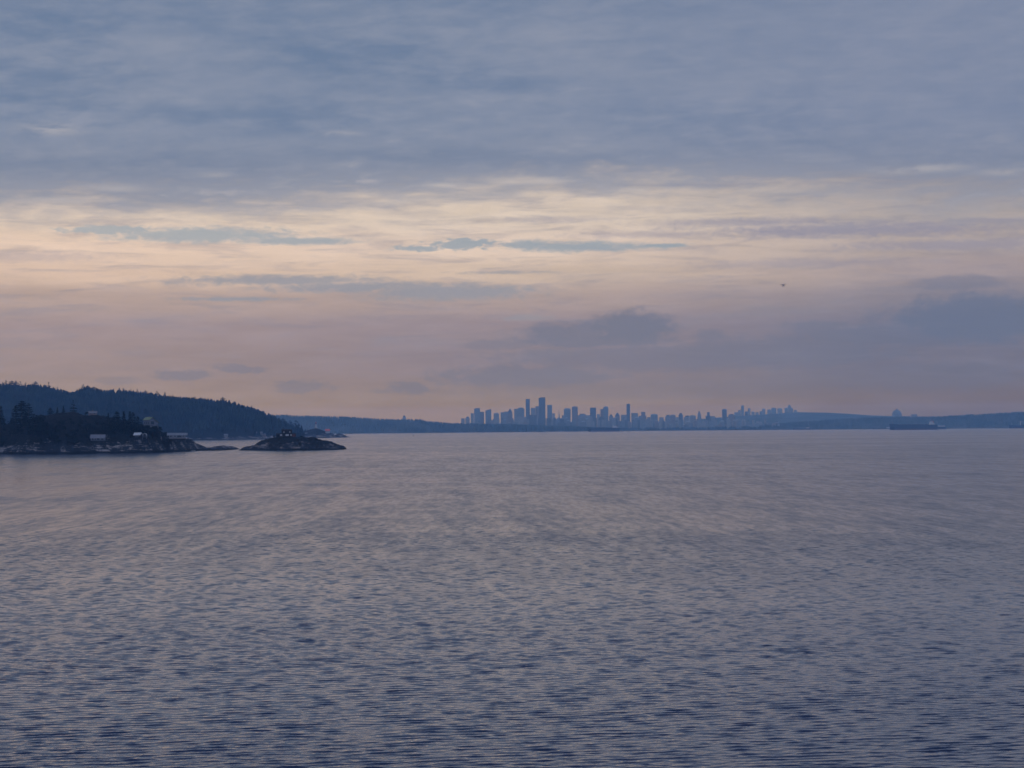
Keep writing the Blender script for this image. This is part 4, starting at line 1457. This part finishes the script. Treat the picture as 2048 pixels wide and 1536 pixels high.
def tower(px0, px1, top, d, label, style='flat', fac=0, base=None, slant=0.0, extra=None, depth=None, name='tower_block', group=CITY_G, rz=None):
    """one building; silhouette px0..px1 wide, roof at photo row `top`"""
    w = (px1 - px0) * d / F
    pc = (px0 + px1) / 2
    zt = Z(pc, top, d)
    zb = 2.0 if base is None else base
    H = zt - zb
    o = empty(name, (X(pc, d), d, zb))
    dp = depth or min(max(w, 18), 46)
    m = MB()
    hw, hd = w / 2, dp / 2
    kid = []
    if style == 'flat':
        m.box(-hw, hw, -hd, hd, -4, H)
    elif style == 'plant':
        ph = min(9, H * .08) + 2
        m.box(-hw, hw, -hd, hd, -4, H - ph)
        kid.append(('rooftop_block', MB().box(-hw * .55, hw * .6, -hd * .6, hd * .6, H - ph + .003, H)))
    elif style == 'chamfer':
        c = min(hw * .45, 10)
        m.box(-hw, hw, -hd, hd, -4, H - c * .8)
        m.box(-hw, hw, -hd, hd, H - c * .8 + .003, H, (-hw + c, hw - c, -hd + c, hd - c))
    elif style == 'round':
        m.box(-hw, hw, -hd, hd, -4, H - hw * .55)
        poly = [(hw * math.cos(a), H - hw * .55 + hw * .55 * math.sin(a)) for a in np.linspace(0, math.pi, 9)]
        m.prism(poly, -hd + .01, hd - .01)
    elif style == 'slant':
        poly = [(-hw, -4), (hw, -4), (hw, H), (-hw, H - slant)] if slant > 0 else [(-hw, -4), (hw, -4), (hw, H + slant), (-hw, H)]
        m.prism(poly, -hd, hd)
    elif style == 'gable':
        m.box(-hw, hw, -hd, hd, -4, H * .82)
        kid.append(('pitched_roof', MB().prism([(-hw * 1.03, H * .82 + .003), (hw * 1.03, H * .82 + .003), (hw * .12, H), (-hw * .12, H)], -hd * 1.03, hd * 1.03)))
    elif style == 'spire':
        m.box(-hw, hw, -hd, hd, -4, H * .38)
        m.box(-hw * .55, hw * .55, -hd * .55, hd * .55, H * .38 + .003, H * .5)
        kid.append(('spire', MB().box(-hw * .55, hw * .55, -hd * .55, hd * .55, H * .5 + .003, H, (-.6, .6, -.6, .6))))
    elif style == 'step':
        m.box(-hw, hw, -hd, hd, -4, H * .8)
        kid.append(('upper_tier', MB().box(-hw * .35, hw * .72, -hd * .7, hd * .7, H * .8 + .003, H)))
    elif style == 'notch':
        m.box(-hw, hw, -hd, hd, -4, H - 3.5)
        kid.append(('roof_crown', MB().box(-hw * .55, hw * .98, -hd * .9, hd * .9, H - 3.5 + .003, H)))
    elif style == 'taper':
        m.box(-hw, hw, -hd, hd, -4, H * .5)
        kid.append(('tapered_top', MB().box(-hw * .98, hw * .98, -hd * .98, hd * .98, H * .5 + .003, H * .9, (-hw * .6, hw * .6, -hd * .6, hd * .6)).box(-hw * .35, hw * .35, -hd * .4, hd * .4, H * .9 + .003, H)))
    elif style == 'dome':
        n = 12
        m.lathe([(hw, -4), (hw, H * .12)], 20)
        kid.append(('dome', MB().lathe([(hw * math.cos(a), H * .12 + H * .74 * math.sin(a)) for a in np.linspace(.02, 1.45, 8)], 20)))
        kid.append(('top_block', MB().box(-hw * .13, hw * .13, -hw * .13, hw * .13, H * .84, H)))
    m.build('facade', FAC[fac], o)
    for nm, kb in kid:
        kb.build(nm, FAC[fac] if nm in ('upper_tier', 'tapered_top', 'spire', 'dome') else M_roofbox, o)
    if extra:
        ex, eh, ew = extra
        MB().tube((ex * hw, 0, H - .5), (ex * hw, 0, H + eh), ew, ew * .4, 6).build('antenna', M_roofbox, o)
    if style in ('flat', 'slant', 'round', 'chamfer') and w > 20:
        pass
    return tag(o, label, 'building', group)


def c4(x): return 900 + x * .13672
def r4(y): return 780 + y * .13672
def c5(x): return 1160 + x * .13672
def c6(x): return 1400 + x * .15625
def r6(y): return 780 + y * .15625


T4 = [(165, 215, 415, 'flat', 0, 'small block at the far left end of the skyline'), (225, 290, 390, 'plant', 2, 'low stepped block, second from the left end of the skyline'),
      (305, 350, 340, 'flat', 0, 'mid-height block stepping up to the leftmost tall tower'), (355, 440, 266, 'notch', 1, 'leftmost tall tower, broad with a notched flat roof'),
      (440, 500, 320, 'flat', 3, 'block attached to the right of the leftmost tall tower'), (520, 605, 278, 'slant', 1, 'tower with a slanted roof rising to the right, left of downtown'),
      (640, 720, 333, 'chamfer', 2, 'stubby round-shouldered block right of the slanted tower'), (742, 800, 325, 'flat', 0, 'flat block, left of the stepped pair in left downtown'),
      (795, 850, 314, 'flat', 2, 'flat block touching the peaked tower of left downtown'), (845, 915, 272, 'gable', 3, 'tower with an off-centre peaked roof in left downtown'),
      (940, 990, 275, 'flat', 0, 'narrow shoulder block left of the broad curved-top block'), (985, 1090, 256, 'round', 1, 'broad block with a gently curved top left of the slim dark tower'),
      (1110, 1170, 132, 'flat', 4, 'slim flat-topped tower, second tallest of the skyline'), (1185, 1250, 262, 'flat', 0, 'flat block just right of the slim second tallest tower'),
      (1252, 1302, 238, 'flat', 3, 'block leaning against the left side of the tallest tower'), (1300, 1397, 108, 'notch', 4, 'tallest flat-topped tower of the whole skyline'),
      (1425, 1495, 218, 'flat', 1, 'third tallest flat tower just right of the tallest one'), (1498, 1535, 342, 'flat', 2, 'small low block at the foot of the third tallest tower'),
      (1568, 1626, 306, 'spire', 2, 'small building with a pointed pyramid spire'), (1638, 1672, 370, 'flat', 0, 'low link block between the spire and the broad chamfered tower'),
      (1668, 1765, 266, 'chamfer', 1, 'broad tower with chamfered top right of the spire'), (1785, 1870, 238, 'chamfer', 3, 'tower with a short roof mast right of the chamfered tower'),
      (1872, 1985, 347, 'plant', 0, 'wide low block right of the tower with a short mast'), (1984, 2052, 368, 'flat', 2, 'low block at the dip before the plain square tower')]
T5 = [(10, 82, 350, 'flat', 0, 'wide low block left of the plain square tower'), (150, 235, 258, 'flat', 4, 'plain square tower above the bow of the ship with a pale superstructure'),
      (250, 292, 351, 'chamfer', 2, 'little block between the plain square tower and the rounded pair'), (300, 345, 278, 'flat', 3, 'lower flat half of the paired towers above the ship'),
      (342, 415, 240, 'round', 1, 'taller round-topped half of the paired towers above the ship'), (425, 482, 359, 'plant', 0, 'low block right of the paired towers'),
      (514, 582, 331, 'gable', 3, 'low peaked building midway to the slim rounded tower'), (600, 682, 362, 'flat', 2, 'low row block just left of the slim rounded tower'),
      (683, 733, 200, 'round', 4, 'slim round-topped tower standing alone right of centre'), (752, 847, 337, 'flat', 0, 'wide flat block just right of the slim rounded tower'),
      (862, 970, 322, 'step', 3, 'stepped block with roof masts right of the slim rounded tower'), (984, 1032, 398, 'flat', 0, 'low block in the gap right of the stepped block with masts'),
      (1034, 1136, 349, 'chamfer', 1, 'isolated stout block with sloped shoulders right of the stepped block'), (1160, 1222, 400, 'flat', 2, 'lowest block in the wide gap of the right skyline'),
      (1248, 1325, 364, 'plant', 0, 'left half of the uneven broad pair in the right skyline'), (1318, 1396, 358, 'chamfer', 3, 'right half of the uneven broad pair in the right skyline'),
      (1400, 1442, 398, 'flat', 2, 'low link right of the uneven broad pair'), (1443, 1505, 338, 'plant', 4, 'small tower with a raised roof box right of the uneven pair'),
      (1520, 1612, 374, 'plant', 2, 'pale low block, left one of two before the tapered tower'), (1600, 1692, 366, 'chamfer', 0, 'pale low block, right one of two before the tapered tower'),
      (1714, 1778, 311, 'taper', 1, 'small tower tapering upward in the right skyline'), (1840, 1906, 324, 'step', 4, 'stepped tower right of the tapered one'),
      (1908, 1972, 381, 'flat', 0, 'low block right of the stepped tower')]
T6 = [(140, 210, 338, 'gable', 0, 'low peaked block left of the last dark tower'), (284, 342, 242, 'chamfer', 4, 'last dark tower on the right end of downtown'),
      (362, 440, 306, 'round', 3, 'low rounded block right of the last dark tower')]
FAR6 = [(440, 490, 285, 'flat', 0, 'faint low block left of the faint slender tower'), (490, 522, 258, 'flat', 2, 'faint block touching the faint slender tower'),
        (529, 563, 195, 'chamfer', 1, 'faint slender tower, tallest on the distant ridge'), (574, 640, 275, 'flat', 4, 'darker squat block right of the faint slender tower'),
        (616, 646, 235, 'flat', 0, 'narrow faint tower above the darker squat block'), (658, 700, 275, 'chamfer', 2, 'faint low block left of the distant ridge cluster'),
        (712, 750, 284, 'flat', 0, 'lowest faint block on the distant ridge'), (765, 795, 272, 'flat', 1, 'faint small block beside the twin-topped distant tower'),
        (795, 836, 238, 'chamfer', 2, 'faint round-shouldered tower left of the ridge cluster'), (862, 908, 248, 'plant', 0, 'faint left tower of the dense ridge cluster'),
        (914, 976, 225, 'chamfer', 1, 'faint broad tower in the dense ridge cluster'), (992, 1052, 230, 'chamfer', 2, 'faint tower in the middle of the dense ridge cluster'),
        (1085, 1188, 224, 'chamfer', 1, 'broad faint block under the highest box of the ridge cluster'), (1128, 1164, 191, 'plant', 0, 'highest small boxy tower of the ridge cluster'),
        (1203, 1242, 254, 'plant', 2, 'faint small tower right of the ridge cluster'), (1248, 1272, 281, 'flat', 0, 'last faint tiny block at the right end of the ridge cluster')]
rc = random.Random(3)
for q, (a, b, t, st_, fc, lb) in enumerate(T4):
    ex = (-.1, 6, .8) if 'short roof mast' in lb else None
    tower(c4(a), c4(b), r4(t), 16300 + rc.uniform(0, 1300), lb, st_, fc, None, (r4(300) - r4(278)) * 3.4 if st_ == 'slant' else 0, ex)
for a, b, t, st_, fc, lb in T5:
    ex = (-.15, 7, .9) if 'roof masts' in lb else None
    o = tower(c5(a), c5(b), r4(t), 16300 + rc.uniform(0, 1300), lb, st_, fc, None, 0, ex)
for a, b, t, st_, fc, lb in T6:
    tower(c6(a), c6(b), r6(t), 16600 + rc.uniform(0, 700), lb, st_, fc)
for a, b, t, st_, fc, lb in FAR6:
    d = 21800 + rc.uniform(0, 500)
    tower(c6(a), c6(b), r6(t), d, lb, st_, fc, max(2.0, float(far_hills.h(X((c6(a) + c6(b)) / 2, d), d)) - 6), group='faint towers on the distant ridge')
tower(1783.5, 1804, 817, 19800, 'hazy dome-shaped building with a small block on its summit', 'dome', 4, Z(1793, 833, 19800), name='domed_building', group=None)
tower(1822, 1833.5, 828.3, 19800, 'low flat block on the ridge right of the domed building', 'slant', 3, Z(1828, 834, 19800), 2.0, group=None)
tower(805, 812, 831.2, 15200, 'lone pale tower rising behind the far forest', 'plant', 2, group=None)

# the mass of lower buildings between and before the towers
L_LOW = 'low building lost in the hazy mass of the city'
tops = [(923, 850), (945, 838), (980, 838), (1010, 834), (1040, 832), (1070, 827), (1095, 829), (1110, 834), (1120, 836), (1150, 832), (1200, 832), (1260, 833), (1290, 835), (1300, 837), (1340, 838),
        (1400, 838), (1440, 838), (1480, 837), (1530, 838), (1570, 840)]
tx, ty = [a for a, b in tops], [b for a, b in tops]
for k in range(150):
    px = 923 + (1560 - 923) * ((k + rc.random()) / 150)
    t = np.interp(px, tx, ty) + rc.uniform(0, 12)
    w = rc.uniform(3.5, 9.5)
    tower(px - w / 2, px + w / 2, t, 15950 + rc.uniform(0, 900), L_LOW, rc.choice(['flat', 'flat', 'plant', 'chamfer', 'step']), rc.randrange(5), None, 0, None, None, 'city_building', 'low buildings in the mass of the city')
